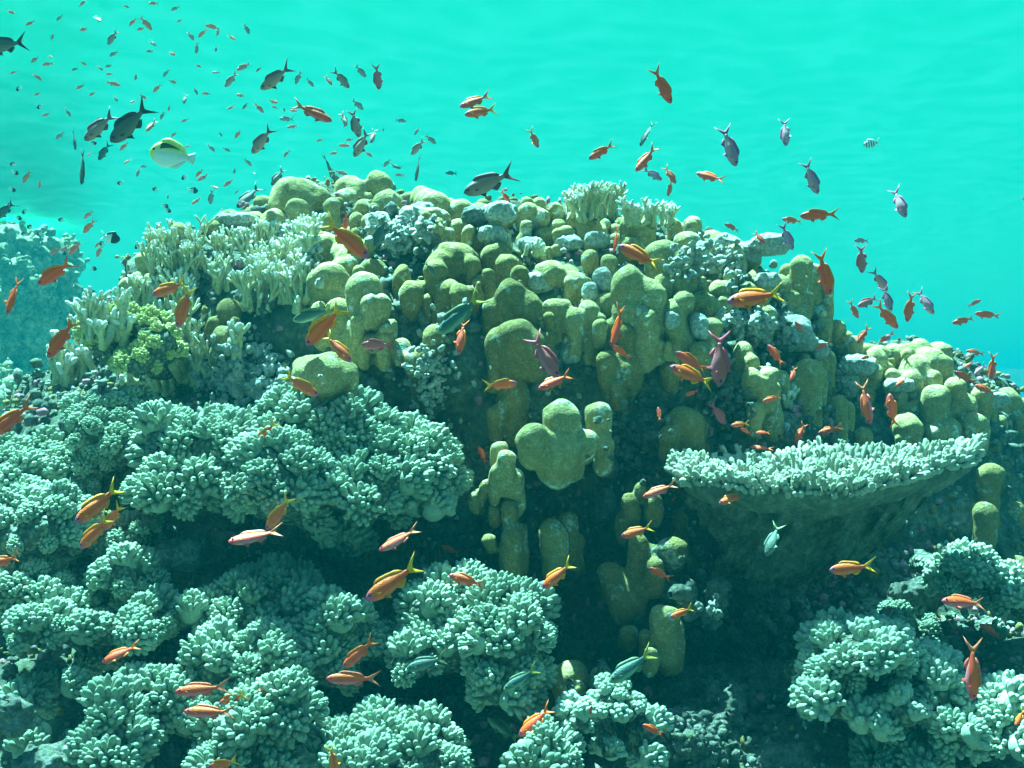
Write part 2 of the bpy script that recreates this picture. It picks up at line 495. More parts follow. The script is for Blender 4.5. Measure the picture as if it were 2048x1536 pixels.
# ------------------------------------------------------------------ lobed corals: colonies of fused rounded columns
# one lobe: centre x, top y, width, bottom y in pixels of the photograph (+ nearer by metres)
COLONIES = [
 ('tan lobed coral colony with one broad flat-topped lobe, left end of the crest', 'lobe',
  [(590,348,118,440),(500,410,52,450),(525,388,44,420),(635,372,62,430)]),
 ('row of tan rounded coral lobes along the left crest, above the two white-tipped thickets', 'lobe',
  [(505,417,62,465),(553,412,62,455),(606,397,54,455),(464,415,46,450),(425,440,40,470),(655,425,50,450)]),
 ('tan lobed coral colony on the highest point of the reef, with smooth bulging lobes', 'lobe',
  [(687,370,68,420),(702,350,84,395),(757,337,72,392),(776,376,68,425),(730,395,60,440)]),
 ('olive lobed coral colony on the crest right of the summit, under the dark slender fish', 'lobe',
  [(843,368,64,400),(872,380,72,432),(820,385,50,425),(900,392,46,440),(860,375,80,410)]),
 ('large olive coral block with two broad heads behind the yellow-tailed orange fish', 'lobe',
  [(655,460,84,550),(705,445,84,480),(690,480,70,560),(630,500,50,550)]),
 ('pair of wide squared coral lobes left of the dark gap, above the dark green wrasse', 'lobe',
  [(655,518,90,612),(728,542,78,650),(690,560,60,640),(760,585,40,650)]),
 ('short tan coral lobes under the dark green wrasse, stepping down to the right', 'lobe',
  [(680,596,72,665),(715,625,70,700),(645,640,50,680)]),
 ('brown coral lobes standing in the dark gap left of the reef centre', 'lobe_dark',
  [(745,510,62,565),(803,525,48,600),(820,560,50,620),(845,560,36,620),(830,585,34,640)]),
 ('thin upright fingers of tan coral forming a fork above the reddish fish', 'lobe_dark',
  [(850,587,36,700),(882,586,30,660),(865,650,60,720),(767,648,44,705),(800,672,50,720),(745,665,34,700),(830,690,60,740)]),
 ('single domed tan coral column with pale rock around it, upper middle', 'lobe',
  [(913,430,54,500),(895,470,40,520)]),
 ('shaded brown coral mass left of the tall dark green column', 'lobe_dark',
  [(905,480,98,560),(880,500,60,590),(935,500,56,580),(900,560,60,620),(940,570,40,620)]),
 ('tall dark green coral column with a sloping right shoulder, near the reef centre', 'lobe_dark',
  [(962,455,42,560),(990,478,70,580),(1015,500,70,590),(1040,520,50,600)]),
 ('rounded tan coral lobes on the crest beneath the pinkish grey fish', 'lobe',
  [(918,398,64,450),(960,405,60,440),(1052,402,52,455),(1010,420,40,450),(1110,398,44,430),(1085,415,40,450)]),
 ('small bright coral knobs clustered below the crest thicket', 'lobe',
  [(1120,438,36,480),(1092,452,48,505),(1140,455,34,490),(1055,470,36,500),(1180,500,40,540)]),
 ('bulbous tan coral head with a narrow neck just left of the thin red fish', 'lobe',
  [(1175,420,62,495),(1210,432,38,470),(1150,425,34,470),(1195,445,50,490)]),
 ('tan coral dome at the foot of the crest thicket with a pale scar', 'lobe',
  [(1268,424,68,505),(1245,430,40,490),(1295,440,36,500),(1260,470,50,520)]),
 ('pair of big smooth olive coral lobes left of two small knobs, upper right', 'lobe',
  [(1322,475,76,575),(1372,460,66,590),(1345,500,80,600),(1355,442,44,470)]),
 ('tan coral lobes lining the upper right crest under the blue fish', 'lobe',
  [(1388,432,40,470),(1425,460,80,492),(1465,468,50,500),(1500,480,50,520)]),
 ('three stacked bright coral lobes, wide and flat, in the middle of the reef', 'lobe',
  [(1099,518,74,562),(1137,527,62,570),(1154,542,64,605),(1120,535,40,580)]),
 ('small pointed tan coral lobe between pale rocks', 'lobe', [(1215,511,36,565),(1228,540,30,575)]),
 ('largest coral dome at mid reef ', 'lobe',
  [(1258,533,80,620),(1297,552,80,665),(1220,576,68,650),(1255,590,80,690),(1325,545,40,610),(1290,620,70,720),(1225,630,50,700)]),
 ('brown ridge of fused coral lobes sloping down right of the thin column', 'lobe_dark',
  [(1020,555,80,640),(1050,580,80,660),(1075,600,60,680),(985,590,46,700),(1030,630,90,730),(1000,650,60,740),(1060,660,70,740)]),
 ('thin upright brown coral column with a rounded tip in the reef centre', 'lobe_dark',
  [(977,534,40,640)]),
 ('two broad olive coral columns standing side by side above the orange yellow-finned pair', 'lobe',
  [(1112,597,58,700),(1178,598,56,720),(1145,620,50,700),(1165,575,24,620)]),
 ('wide olive coral column with straight sides, right of the largest dome', 'lobe',
  [(1352,596,62,710),(1355,640,60,740)]),
 ('small paired coral knobs with a low third one, below the two big smooth lobes', 'lobe',
  [(1432,518,34,575),(1461,538,34,585),(1437,560,44,610),(1400,556,36,590),(1450,560,30,600)]),
 ('flat-topped coral lobes in the upper right, behind the large orange yellow-tailed fish', 'lobe',
  [(1518,534,64,590),(1545,550,44,600),(1500,560,40,600)]),
 ('brown coral lobes left of the rubble pocket, under the orange yellow-tailed fish', 'lobe',
  [(1365,578,50,610),(1417,582,60,660),(1450,605,60,680),(1420,632,50,690),(1470,620,46,680),(1390,580,50,640)]),
 ('pale-headed coral lobes on the upper right shoulder of the mound', 'lobe',
  [(1600,505,56,590),(1628,525,40,610),(1575,520,40,580),(1560,545,50,590),(1590,540,60,600)]),
 ('group of rounded coral lobes at the right edge of the mound beside open water', 'lobe',
  [(1594,570,52,640),(1626,570,40,640),(1599,604,54,680),(1632,608,38,690),(1650,590,40,690),(1655,550,30,600),(1645,630,50,720)]),
 ('solitary tan coral column at the right foot of the mound', 'lobe',
  [(1672,634,46,720),(1693,660,34,710)]),
 ('olive coral bulb hanging below the crossed orange fish', 'lobe_dark',
  [(1250,641,56,720),(1232,690,80,800),(1260,700,50,780),(1215,700,44,770)]),
 ('brown coral lump between the columns and the purple-nosed upright fish', 'lobe_dark',
  [(1400,683,50,720),(1340,720,50,770),(1380,700,40,740)]),
 ('tall tan coral columns right of the upright purple fish', 'lobe',
  [(1485,686,44,780),(1500,700,50,790)]),
 ('wide drooping coral lobe above a single dome, left of the widest bright column', 'lobe',
  [(1527,724,84,790),(1560,735,50,800),(1500,735,40,780)]),
 ('perfectly round coral dome on a dark column, above the table coral', 'lobe',
  [(1538,756,62,860)]),
 ('widest bright coral column between the dome and the pale rock', 'lobe',
  [(1614,712,72,870),(1590,730,50,820),(1640,740,40,850)]),
 ('slim coral column under the pale rock, left of the long pink fish', 'lobe',
  [(1677,788,44,880),(1690,800,34,860)]),
 ('bright tan coral lobes at the far right end of the crest, against open water', 'lobe',
  [(1840,672,76,730),(1880,678,54,745),(1790,683,56,730),(1750,692,60,740),(1860,690,70,740),(1815,680,60,730)]),
 ('broad coral lobes in a row below the far right crest', 'lobe',
  [(1834,706,80,780),(1880,706,48,770),(1826,735,48,795),(1787,735,38,780),(1782,755,42,810),(1725,760,44,830),(1745,720,50,770)]),
 ('coral lobes with a yellow-green algae stain, right of the second upright orange fish', 'lobe',
  [(1868,768,66,850),(1925,778,66,840),(1910,752,54,790),(1895,790,60,850)]),
 ('low coral domes just behind the back rim of the table coral', 'lobe',
  [(1817,824,62,885),(1725,853,46,900),(1895,830,58,885),(1870,840,50,880)]),
 ('coral columns at the right edge of the picture, level with the table coral', 'lobe',
  [(1950,820,62,900),(1999,826,34,890),(2042,822,36,890),(2010,768,74,830),(1960,770,50,820),(2050,790,40,840)]),
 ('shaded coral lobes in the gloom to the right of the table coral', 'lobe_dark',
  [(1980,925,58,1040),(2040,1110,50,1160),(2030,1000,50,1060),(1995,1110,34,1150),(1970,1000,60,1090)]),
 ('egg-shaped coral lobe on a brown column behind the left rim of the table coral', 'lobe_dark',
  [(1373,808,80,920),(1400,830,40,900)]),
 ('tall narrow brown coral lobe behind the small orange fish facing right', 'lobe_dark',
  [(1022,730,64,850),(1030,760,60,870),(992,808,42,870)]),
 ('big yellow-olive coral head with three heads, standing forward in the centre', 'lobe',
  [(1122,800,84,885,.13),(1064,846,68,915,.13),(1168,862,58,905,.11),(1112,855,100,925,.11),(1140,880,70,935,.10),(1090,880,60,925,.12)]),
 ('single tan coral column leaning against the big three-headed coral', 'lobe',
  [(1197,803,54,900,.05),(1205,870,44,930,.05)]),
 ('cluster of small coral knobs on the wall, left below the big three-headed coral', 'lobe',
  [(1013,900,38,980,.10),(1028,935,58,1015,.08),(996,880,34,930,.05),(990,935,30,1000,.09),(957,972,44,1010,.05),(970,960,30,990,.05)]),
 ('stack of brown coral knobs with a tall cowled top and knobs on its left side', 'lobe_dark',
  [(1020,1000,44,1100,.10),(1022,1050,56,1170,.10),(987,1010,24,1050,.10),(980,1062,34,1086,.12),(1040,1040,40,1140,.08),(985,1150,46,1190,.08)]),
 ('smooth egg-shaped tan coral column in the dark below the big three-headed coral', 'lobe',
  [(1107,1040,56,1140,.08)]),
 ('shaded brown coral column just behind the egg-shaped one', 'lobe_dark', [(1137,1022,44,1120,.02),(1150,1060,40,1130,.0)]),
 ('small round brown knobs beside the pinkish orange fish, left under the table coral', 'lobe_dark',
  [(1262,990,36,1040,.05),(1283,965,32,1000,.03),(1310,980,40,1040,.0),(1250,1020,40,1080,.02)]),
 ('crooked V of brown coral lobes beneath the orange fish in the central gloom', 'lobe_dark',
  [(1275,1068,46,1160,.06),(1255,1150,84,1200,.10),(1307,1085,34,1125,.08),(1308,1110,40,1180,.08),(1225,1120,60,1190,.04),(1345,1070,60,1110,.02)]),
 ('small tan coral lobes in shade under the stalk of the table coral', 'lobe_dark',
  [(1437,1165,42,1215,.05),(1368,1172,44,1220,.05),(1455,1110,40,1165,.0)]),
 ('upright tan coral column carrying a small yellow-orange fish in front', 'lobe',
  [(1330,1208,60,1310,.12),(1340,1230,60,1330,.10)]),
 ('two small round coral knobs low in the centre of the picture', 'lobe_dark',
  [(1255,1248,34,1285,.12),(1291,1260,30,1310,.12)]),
 ('small tan coral knobs beside the white finger corals at the bottom', 'lobe',
  [(1155,1362,42,1410,.2),(1205,1330,38,1380,.15),(1140,1320,80,1400,.1),(1300,1296,30,1335,.2)]),
 ('ochre coral dome with thorny branches around it, right of the left white-tipped thicket', 'lobe_dark',
  [(458,598,56,650),(427,636,38,680),(450,650,60,700)]),
 ('small round ochre coral above the white rubble', 'lobe_dark', [(447,704,42,735),(445,680,48,715)]),
 ('low olive coral lobes at the left edge of the mound, left of the thicket', 'lobe',
  [(360,434,42,470),(318,478,56,530),(295,500,56,570),(255,556,40,600),(345,460,40,500),(280,540,40,590)]),
 ('wide olive coral lobe just above the large cauliflower coral', 'lobe',
  [(645,702,112,790,.1),(610,710,50,780,.1),(690,720,60,800,.06)]),
]
_g = np.random.default_rng(77)
def small_lobes(cx, cyy, w, h, n, wmin=24, wmax=40):
    return [(cx + _g.uniform(-.5, .5) * w, cyy + _g.uniform(-.5, .5) * h, ww, cyy + h * .5 + ww * 1.1) for ww in _g.uniform(wmin, wmax, n)]
COLONIES += [
 ('coral lobes stepping down from the right foot of the mound to the far right crest', 'lobe',
  [(1706, 668, 44, 770), (1734, 680, 42, 770), (1690, 690, 40, 760), (1760, 684, 40, 750), (1722, 720, 46, 800)]),
 ('small coral knobs on the crest between the pinkish grey fish and the thicket', 'lobe', small_lobes(1020, 400, 150, 24, 8)),
 ('small coral knobs just left of the bulbous tan head', 'lobe', small_lobes(1120, 470, 90, 50, 7)),
 ('small coral knobs around the rubble pocket at the upper right', 'lobe', small_lobes(1490, 610, 110, 50, 8)),
 ('bunch of small coral knobs between the big smooth lobes and the upper right crest', 'lobe', small_lobes(1440, 510, 110, 50, 9)),
 ('small coral knobs scattered behind the widest bright column', 'lobe', small_lobes(1660, 720, 120, 50, 8)),
 ('small coral knobs under the far right crest lobes', 'lobe', small_lobes(1800, 790, 150, 50, 8)),
 ('low coral knobs between the left crest row and the bright thicket', 'lobe', small_lobes(560, 455, 150, 30, 8)),
 ('small coral knobs high on the mound, left of the single domed column', 'lobe', small_lobes(845, 430, 100, 40, 8)),
 ('little coral knobs filling the gap left of the large dome at mid reef', 'lobe', small_lobes(1180, 560, 90, 50, 7, 22, 34)),
 ('knobs crowded along the foot of the large squared lobes, left of the dark gap', 'lobe', small_lobes(720, 660, 130, 60, 7)),
 ('small coral knobs above the paired thick lobes in the upper middle', 'lobe', small_lobes(1010, 460, 130, 50, 8)),
 ('small coral knobs covering the right half of the crest under the thicket', 'lobe', small_lobes(1300, 450, 160, 40, 9)),
 ('small coral knobs between the straight olive column and the brown lobes', 'lobe', small_lobes(1400, 620, 90, 60, 7, 22, 34)),
 ('small coral knobs at the right rim of the mound, beside open water', 'lobe', small_lobes(1610, 560, 90, 120, 9)),
 ('coral knobs along the right edge below the last crest lobes', 'lobe', small_lobes(1980, 800, 130, 50, 8)),
 ('small brown knobs on the wall between the V of lobes and the table stalk', 'lobe_dark', small_lobes(1390, 1060, 110, 120, 7, 26, 46)),
]
lobe_count = 0
_gv = random.Random(4)
def build_colony(label, mk, lobes, idx):
    prim = []
    extra = []
    for L in lobes:                         # young knobs budding from the shoulders of the larger lobes
        if L[2] > 54 and len(L) == 4:
            for k in range(2 if L[2] < 80 else 4):
                w2 = L[2] * _gv.uniform(.34, .5); dx = L[2] * _gv.uniform(-.48, .48)
                y2 = L[1] + L[2] * _gv.uniform(.18, .95) + abs(dx) * .3
                extra.append((L[0] + dx, y2, w2, y2 + w2 * 1.6, (L[4] if len(L) > 4 else 0.0) - .17 * (len(L) <= 4) + L[2] * .0003))
    for L in list(lobes) + extra:
        cx, yt, w, yb = L[:4]; near = L[4] + .17 if len(L) > 4 else 0.0
        Yh = hit_down(cx, (yt + yb) / 2, 3.7)
        Yh = min(Yh, hit_down(cx, yb, 3.7) + .12)
        r = .455 * w / F * Yh * _gv.uniform(.9, 1.03)
        Y1 = Yh - r * 1.05 - near - _gv.uniform(-.025, .045)
        a = at(cx, yt + w * .5, Y1)
        b = at(cx, max(yb, yt + w * .8), Y1 + .02)
        back = at(cx, yb + 10, Yh + .10)
        prim.append((np.array(a), np.array(b), r, np.array(back)))
    P0 = np.array([p[0] for p in prim] + [p[1] for p in prim] + [p[3] for p in prim])
    rm = max(p[2] for p in prim)
    lo = P0.min(0) - rm - .02; hi = P0.max(0) + rm + .02
    c = (lo + hi) / 2
    R2 = np.random.default_rng(idx)
    def fn(P):
        d = None
        W = np.stack([fbm(P, 13, 2, idx), fbm(P, 13, 2, idx + 50), fbm(P, 13, 2, idx + 90)], -1) * .009
        P = P + W
        for a, b, r, bk in prim:
            e = sd_cone(P, a, b, r, r * .86)
            e = smin(e, sd_cone(P, a + (b - a) * .75, bk, r * .6, r * .7), .015)
            d = e if d is None else smin(d, e, .007)
        return d + .006 * vnoise(P, 22, idx + 5) + .0025 * vnoise(P, 60, idx + 8)
    V, Q = surface_nets(fn, lo, hi, .0065)
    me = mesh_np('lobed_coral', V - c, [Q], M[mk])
    o = obj('lobed_coral', me, loc=Vector(c))
    props(o, label, 'coral', 'lobed corals covering the reef mound')
    return V, Q
built = []
for i, (lab, mk, lb) in enumerate(COLONIES):
    built.append(build_colony(lab, mk, lb, i))
for V, Q in built: solid(V, Q)
# ------------------------------------------------------------------ pale encrusted boulders between the lobes
def boulder(name, label, mk, cx, cy, w, h, group, cat='rock', near=0.0, depth=None, rough=.22, seed=0, flat=1.0):
    Yh = hit_down(cx, cy + h * .3, 3.6) if depth is None else depth
    Y = Yh - near
    rx, rz = .5 * w / F * Y, .5 * h / F * Y
    ry = max(rx, rz) * .8 * flat
    c = np.array(at(cx, cy, Y + ry * .35))
    h_ = max(min(rx, rz) / 9, .0045)
    m_ = rough * min(rx, rz)
    def fn(P):
        d = sd_ell(P, (0, 0, 0), (rx, ry, rz), 2.4)
        return d + m_ * fbm(P, 1.1 / min(rx, rz), 3, seed) + m_ * .5 * np.abs(vnoise(P, 3.3 / min(rx, rz), seed + 7))
    e = np.array([rx, ry, rz]) * 1.25 + .01
    V, Q = surface_nets(fn, -e, e, h_)
    o = obj(name, mesh_np(name, V, [Q], M[mk]), loc=Vector(c))
    props(o, label, cat, group)
    return V + c, Q

PALE = [
 (760, 452, 60, 60, 'pale encrusted rock right of the wide olive block on the upper left'),
 (835, 440, 80, 70, 'bright white-crusted rock slope high on the mound, left of the single domed column'),
 (800, 480, 60, 70, 'pitted pale rock under the white-crusted slope, right of the blue-green fish'),
 (855, 475, 70, 80, 'pale rock wedge left of the shaded brown coral mass'),
 (950, 432, 60, 46, 'pale rock cap beside the tan lobe under the pinkish grey fish'),
 (1000, 425, 70, 44, 'pale crusted rock on the crest left of the white-tipped crest thicket'),
 (985, 470, 60, 40, 'pale rock ledge behind the tall dark green column'),
 (1075, 566, 80, 46, 'large white crusted rock right of the brown fused ridge'),
 (1060, 492, 56, 40, 'speckled pale rock with small knobs in the upper middle'),
 (1135, 485, 56, 36, 'pale rock under the small bright coral knobs'),
 (1195, 480, 52, 36, 'pale rock at the neck of the bulbous tan head'),
 (1205, 560, 40, 50, 'white rock left of the small pointed lobe'),
 (1180, 585, 34, 40, 'small white rock wedged between coral columns at mid reef'),
 (1400, 500, 44, 40, 'pale stone right of the pair of big smooth lobes'),
 (1448, 486, 56, 40, 'white-crusted rock on the upper right crest'),
 (1492, 505, 60, 46, 'mottled pale boulder below the upper right crest'),
 (1540, 488, 84, 44, 'largest pale crusted rock on the upper right, under the small red fish'),
 (1535, 560, 50, 34, 'small pale rock above the flat-topped lobes on the right'),
 (1585, 668, 96, 80, 'big white boulder on the right shoulder with a small red fish in front'),
 (1640, 700, 40, 40, 'small white stone at the right of the big white boulder'),
 (1400, 655, 40, 56, 'pale rock face under the brown lobes left of the rubble pocket'),
 (1345, 640, 30, 40, 'narrow pale rock behind the wide straight olive column'),
 (1140, 708, 46, 42, 'small white rock beside the purple diving fish'),
 (1690, 768, 66, 64, 'white rock with dark pits right of the widest bright column'),
 (1715, 730, 80, 44, 'pale crusted ledge below the far right crest'),
 (1800, 770, 60, 30, 'pale stone between lobes at the right, under the small orange fish'),
 (1990, 800, 60, 34, 'pale crusted rock near the right edge, above the edge columns'),
 (1485, 832, 38, 26, 'small grey stone behind the table coral, near the little orange fish'),
 (1220, 940, 44, 46, 'grey rock knob right of the big three-headed coral'),
 (1205, 1010, 56, 90, 'grey rocky spine under the grey knob in the central gloom'),
 (590, 462, 70, 34, 'white-crusted rock between the left crest lobes and the bright thicket'),
 (470, 440, 90, 30, 'pale rock shelf behind the left white-tipped thicket'),
 (1090, 735, 60, 90, 'dark-stained rock behind the purple diving fish'),
 (860, 770, 90, 130, 'rough rock wall speckled with white, above the right end of the big cauliflower coral'),
 (500, 600, 60, 60, 'rock base in shade under the bright white-tipped thicket'),
 (1345, 1180, 70, 50, 'pale rounded rock above the column with the yellow-orange fish'),
 (1380, 1220, 40, 46, 'grey-green stone right of the column with the yellow-orange fish'),
]
for i, (cx, cyy, w, h, lab) in enumerate(PALE):
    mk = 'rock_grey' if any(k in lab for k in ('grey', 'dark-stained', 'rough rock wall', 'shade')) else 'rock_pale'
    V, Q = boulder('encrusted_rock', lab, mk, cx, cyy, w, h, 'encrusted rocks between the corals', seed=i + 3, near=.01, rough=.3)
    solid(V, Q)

# bright rubble below the left thicket and other loose pieces
def rubble(label, mk, cx, cyy, w, h, n, size, seed, near=.02, group='heaps of coral rubble'):
    R = np.random.default_rng(seed)
    A = Acc()
    base = None
    for k in range(n):
        px = cx + R.normal() * w * .27; py = cyy + R.normal() * h * .27
        Y = hit_down(px, py, 3.4) - near - R.random() * .02
        p = np.array(at(px, py, Y))
        if base is None: base = p.copy()
        s = size * R.uniform(.4, 1.25)
        th = np.linspace(0, 2 * np.pi, 7, endpoint=False)
        rings = []
        for a in (-1.2, -.6, 0, .6, 1.2):
            r = np.cos(a * .95) * s * R.uniform(.7, 1.1)
            rings.append(np.stack([np.cos(th) * r, np.sin(th) * r, np.full(7, np.sin(a) * s * R.uniform(.9, 1.7))], -1))
        V = np.concatenate(rings)
        V += R.normal(size=V.shape) * s * .12
        q = Quaternion(R.normal(size=4)).normalized().to_matrix()
        V = V @ np.array(q).T + p - base
        i = np.arange(4)[:, None] * 7; j = np.arange(7)[None]; j2 = (j + 1) % 7
        Q = np.stack([i + j, i + j2, i + 7 + j2, i + 7 + j], -1).reshape(-1, 4)
        A.add(V, Q, [[0, 6 - 0, 3], [28, 31, 34]])
    o = obj('coral_rubble', A.mesh('coral_rubble', M[mk]), loc=Vector(base))
    props(o, label, 'rubble', group)
rubble('glaring white coral rubble just above the large cauliflower coral', 'white_rubble', 488, 755, 150, 105, 260, .012, 1)
rubble('white rubble spilling down the dark wall right of the wide olive lobe', 'rock_pale', 860, 760, 110, 170, 170, .007, 2)
rubble('grey coral rubble lying in the pocket left of the big white boulder', 'rock_pale', 1510, 650, 100, 60, 110, .012, 3)
rubble('bright white broken coral inside the left thicket', 'white_rubble', 585, 520, 90, 80, 110, .012, 4)
rubble('small pale rubble behind the upright purple-nosed fish', 'rock_grey', 1465, 800, 60, 90, 60, .009, 5)
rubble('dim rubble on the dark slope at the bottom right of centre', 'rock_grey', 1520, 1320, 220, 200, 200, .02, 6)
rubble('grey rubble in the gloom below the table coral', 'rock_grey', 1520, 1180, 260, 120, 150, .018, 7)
rubble('pinkish grey rubble along the bottom edge right of the white finger corals', 'rock_grey', 1400, 1480, 120, 90, 200, .009, 8, near=.05)
rubble('bright thorny rubble right of the column with the yellow-orange fish', 'rock_pale', 1425, 1230, 50, 46, 60, .008, 9, near=.12)
rubble('speckled rubble on the dark wall right of the big three-headed coral', 'rock_grey', 1280, 880, 110, 170, 120, .009, 10)
rubble('fine pale rubble among the lobes high on the mound', 'rock_pale', 800, 460, 120, 90, 150, .009, 11)
rubble('scattered pale rubble between lobes right of the largest dome', 'rock_pale', 1420, 520, 160, 90, 150, .009, 12)

# ------------------------------------------------------------------ finger corals (cauliflower-like soft corals)
def finger_cluster_mesh(name, mat, R, frad, flen, spacing, seed, amax=78, fork=False):
    g = np.random.default_rng(seed)
    A = Acc()
    n = int(2 * np.pi * R * R * (1 - math.cos(math.radians(amax))) / spacing ** 2)
    ga = math.pi * (3 - 5 ** .5)
    seg = 7
    th = np.linspace(0, 2 * np.pi, seg, endpoint=False)
    prof = [(0, .85), (.45, 1.0), (.74, 1.02), (.9, .80), (.98, .42)]
    # core
    for k in range(n):
        z = 1 - (1 - math.cos(math.radians(amax))) * (k + .5) / n
        ph = k * ga + g.normal() * .12
        rr = math.sqrt(1 - z * z)
        d = np.array([rr * math.cos(ph), rr * math.sin(ph), z]) + g.normal(size=3) * .10
        d /= np.linalg.norm(d)
        root = d * R * .45
        L = R * .55 + flen * g.uniform(.4, 1.15)
        r0 = frad * g.uniform(.72, 1.2)
        b = d + np.array([0, 0, .25]); b /= np.linalg.norm(b)
        x = np.cross(b, [.3, .8, .1]); x /= np.linalg.norm(x); y = np.cross(b, x)
        rings = []
        for t, q in prof:
            c = root + (d * (1 - t) + b * t) * L * t
            e = g.uniform(.92, 1.08)
            rings.append(c + (np.cos(th)[:, None] * x + np.sin(th)[:, None] * y) * r0 * q * e)
        V = np.concatenate(rings + [[root + b * L * 1.02]])
        i = np.arange(4)[:, None] * seg; j = np.arange(seg)[None]; j2 = (j + 1) % seg
        Q = np.stack([i + j, i + j2, i + seg + j2, i + seg + j], -1).reshape(-1, 4)
        T = [[4 * seg + a, 4 * seg + (a + 1) % seg, 5 * seg] for a in range(seg)]
        A.add(V, Q, T)
    # small solid core so that the gaps between fingers are closed
    u = np.linspace(0, np.pi, 9); v = np.linspace(0, 2 * np.pi, 12, endpoint=False)
    U, W = np.meshgrid(u, v, indexing='ij')
    S = np.stack([np.sin(U) * np.cos(W), np.sin(U) * np.sin(W), np.cos(U)], -1).reshape(-1, 3) * R * .72
    i = np.arange(8)[:, None] * 12; j = np.arange(12)[None]; j2 = (j + 1) % 12
    A.add(S, np.stack([i + j, i + 12 + j, i + 12 + j2, i + j2], -1).reshape(-1, 4))
    return A.mesh(name, mat)

CL = {
 'fine': [finger_cluster_mesh('finger_cluster', M['leather'], .036, .0056, .013, .0112, 20 + k) for k in range(5)],
 'knob': [finger_cluster_mesh('finger_cluster', M['leather'], .034, .0052, .007, .0104, 40 + k, 84) for k in range(4)],
 'pale': [finger_cluster_mesh('finger_cluster', M['leather_pale'], .034, .0057, .010, .0118, 60 + k, 82) for k in range(4)],
 'long': [finger_cluster_mesh('finger_cluster', M['leather_pale'], .030, .0085, .008, .0150, 80 + k, 70) for k in range(3)],
 'green': [finger_cluster_mesh('polyp_cluster', M['softgreen'], .026, .0052, .007, .0105, 100 + k, 88) for k in range(3)],
}
def soft_coral(label, kind, blobs, spacing, seed, stalkmat='leather_stalk', up=.45, smin_=.35, cat='coral', group='cauliflower-shaped soft corals', name='soft_coral', scale=1.0, maxn=100, nz=.026):
    """blobs: (cx, cy, Y, rx, ry, depth metres) in pixels of the photograph"""
    E = []
    for cx, cyy, Y, rx, ry, dp in blobs:
        E.append((np.array(at(cx, cyy, Y)), np.array([rx / F * Y, dp, ry / F * Y])))
    P0 = np.array([e[0] for e in E]); RR = np.array([e[1] for e in E])
    lo = (P0 - RR).min(0) - .04; hi = (P0 + RR).max(0) + .04
    hi[1] += .30; lo[2] -= .06
    c0 = (lo + hi) / 2
    def fn(P):
        d = None
        for c, r in E:
            e = sd_ell(P, c, r, 2.0)
            st = sd_cone(P, c, c + np.array([0, r[1] + .28, -r[2] * .5]), min(r) * .6, min(r) * .5)
            e = smin(e, st, .03)
            d = e if d is None else smin(d, e, .03)
        return d + nz * 2 * fbm(P, 9, 2, seed) + nz * .5
    V, Q = surface_nets(fn, lo, hi, .012)
    Nn = vnormals(V, Q)
    root = empty(name, Vector(c0))
    props(root, label, cat, group)
    obj('stalk', mesh_np('stalk', V - c0, [Q], M[stalkmat]), root)
    solid(V, Q)
    g = np.random.default_rng(seed)
    toc = -V / np.linalg.norm(V, axis=1)[:, None]
    facing = (Nn * toc).sum(1)
    ok = (facing > -.35) & (Nn[:, 2] > -smin_ - .25) & (V[:, 1] < (P0[:, 1] + RR[:, 1] * .55).max())
    cand = np.argwhere(ok)[:, 0]; g.shuffle(cand)
    chosen = []
    sp = spacing
    pts = np.empty((0, 3))
    for k in cand:
        if len(pts) and (((pts - V[k]) ** 2).sum(1) < sp * sp).any(): continue
        pts = np.vstack([pts, V[k]]); chosen.append(k)
    if len(chosen) > maxn:
        chosen.sort(key=lambda k: -facing[k]); chosen = chosen[:maxn]
    for k in chosen:
        d = Nn[k] + np.array([0, 0, up]) + g.normal(size=3) * .12
        d = Vector(d).normalized()
        o = obj('finger_cluster' if kind != 'green' else 'polyp_cluster', CL[kind][g.integers(len(CL[kind]))], root)
        s = scale * g.uniform(.78, 1.22) * (.8 if Nn[k][2] < -.2 else 1)
        q = d.to_track_quat('Z', 'Y') @ Quaternion((0, 0, 1), g.uniform(0, 6.28))
        o.matrix_basis = Matrix.LocRotScale(Vector(V[k] - c0) - d * .006 * s, q, (s, s, s * g.uniform(.9, 1.15)))
    return len(chosen)

NC = {}
NC['L1'] = soft_coral('largest grey cauliflower coral, a wide overhanging shelf left of the centre', 'fine',
    [(430, 895, 2.95, 125, 72, .18), (640, 875, 2.98, 140, 75, .20), (800, 925, 2.95, 90, 70, .16), (370, 975, 2.84, 80, 70, .16),
     (560, 965, 2.80, 130, 78, .17), (720, 985, 2.86, 110, 60, .15), (640, 1050, 2.84, 32, 42, .08), (692, 1090, 2.86, 24, 24, .06), (850, 1010, 2.9, 45, 32, .08), (888, 950, 2.93, 34, 30, .08)],
    .056, 1, maxn=100, scale=1.12, nz=.022)
NC['L2'] = soft_coral('finely knobbed greenish coral column at the left, left of the largest cauliflower coral', 'knob',
    [(205, 870, 3.02, 62, 62, .14), (245, 835, 3.06, 46, 36, .12), (190, 940, 3.0, 55, 50, .13), (255, 905, 3.02, 36, 40, .10), (185, 820, 3.08, 36, 30, .1)], .040, 2, scale=.78, maxn=100)
NC['L3'] = soft_coral('bright yellowish cauliflower coral at the left edge, beside the knobbed column', 'knob',
    [(60, 990, 2.95, 80, 55, .15), (80, 930, 3.00, 70, 45, .14), (50, 1070, 2.85, 90, 60, .15), (110, 1050, 2.80, 50, 60, .12), (15, 950, 3.05, 60, 60, .15)], .050, 3)
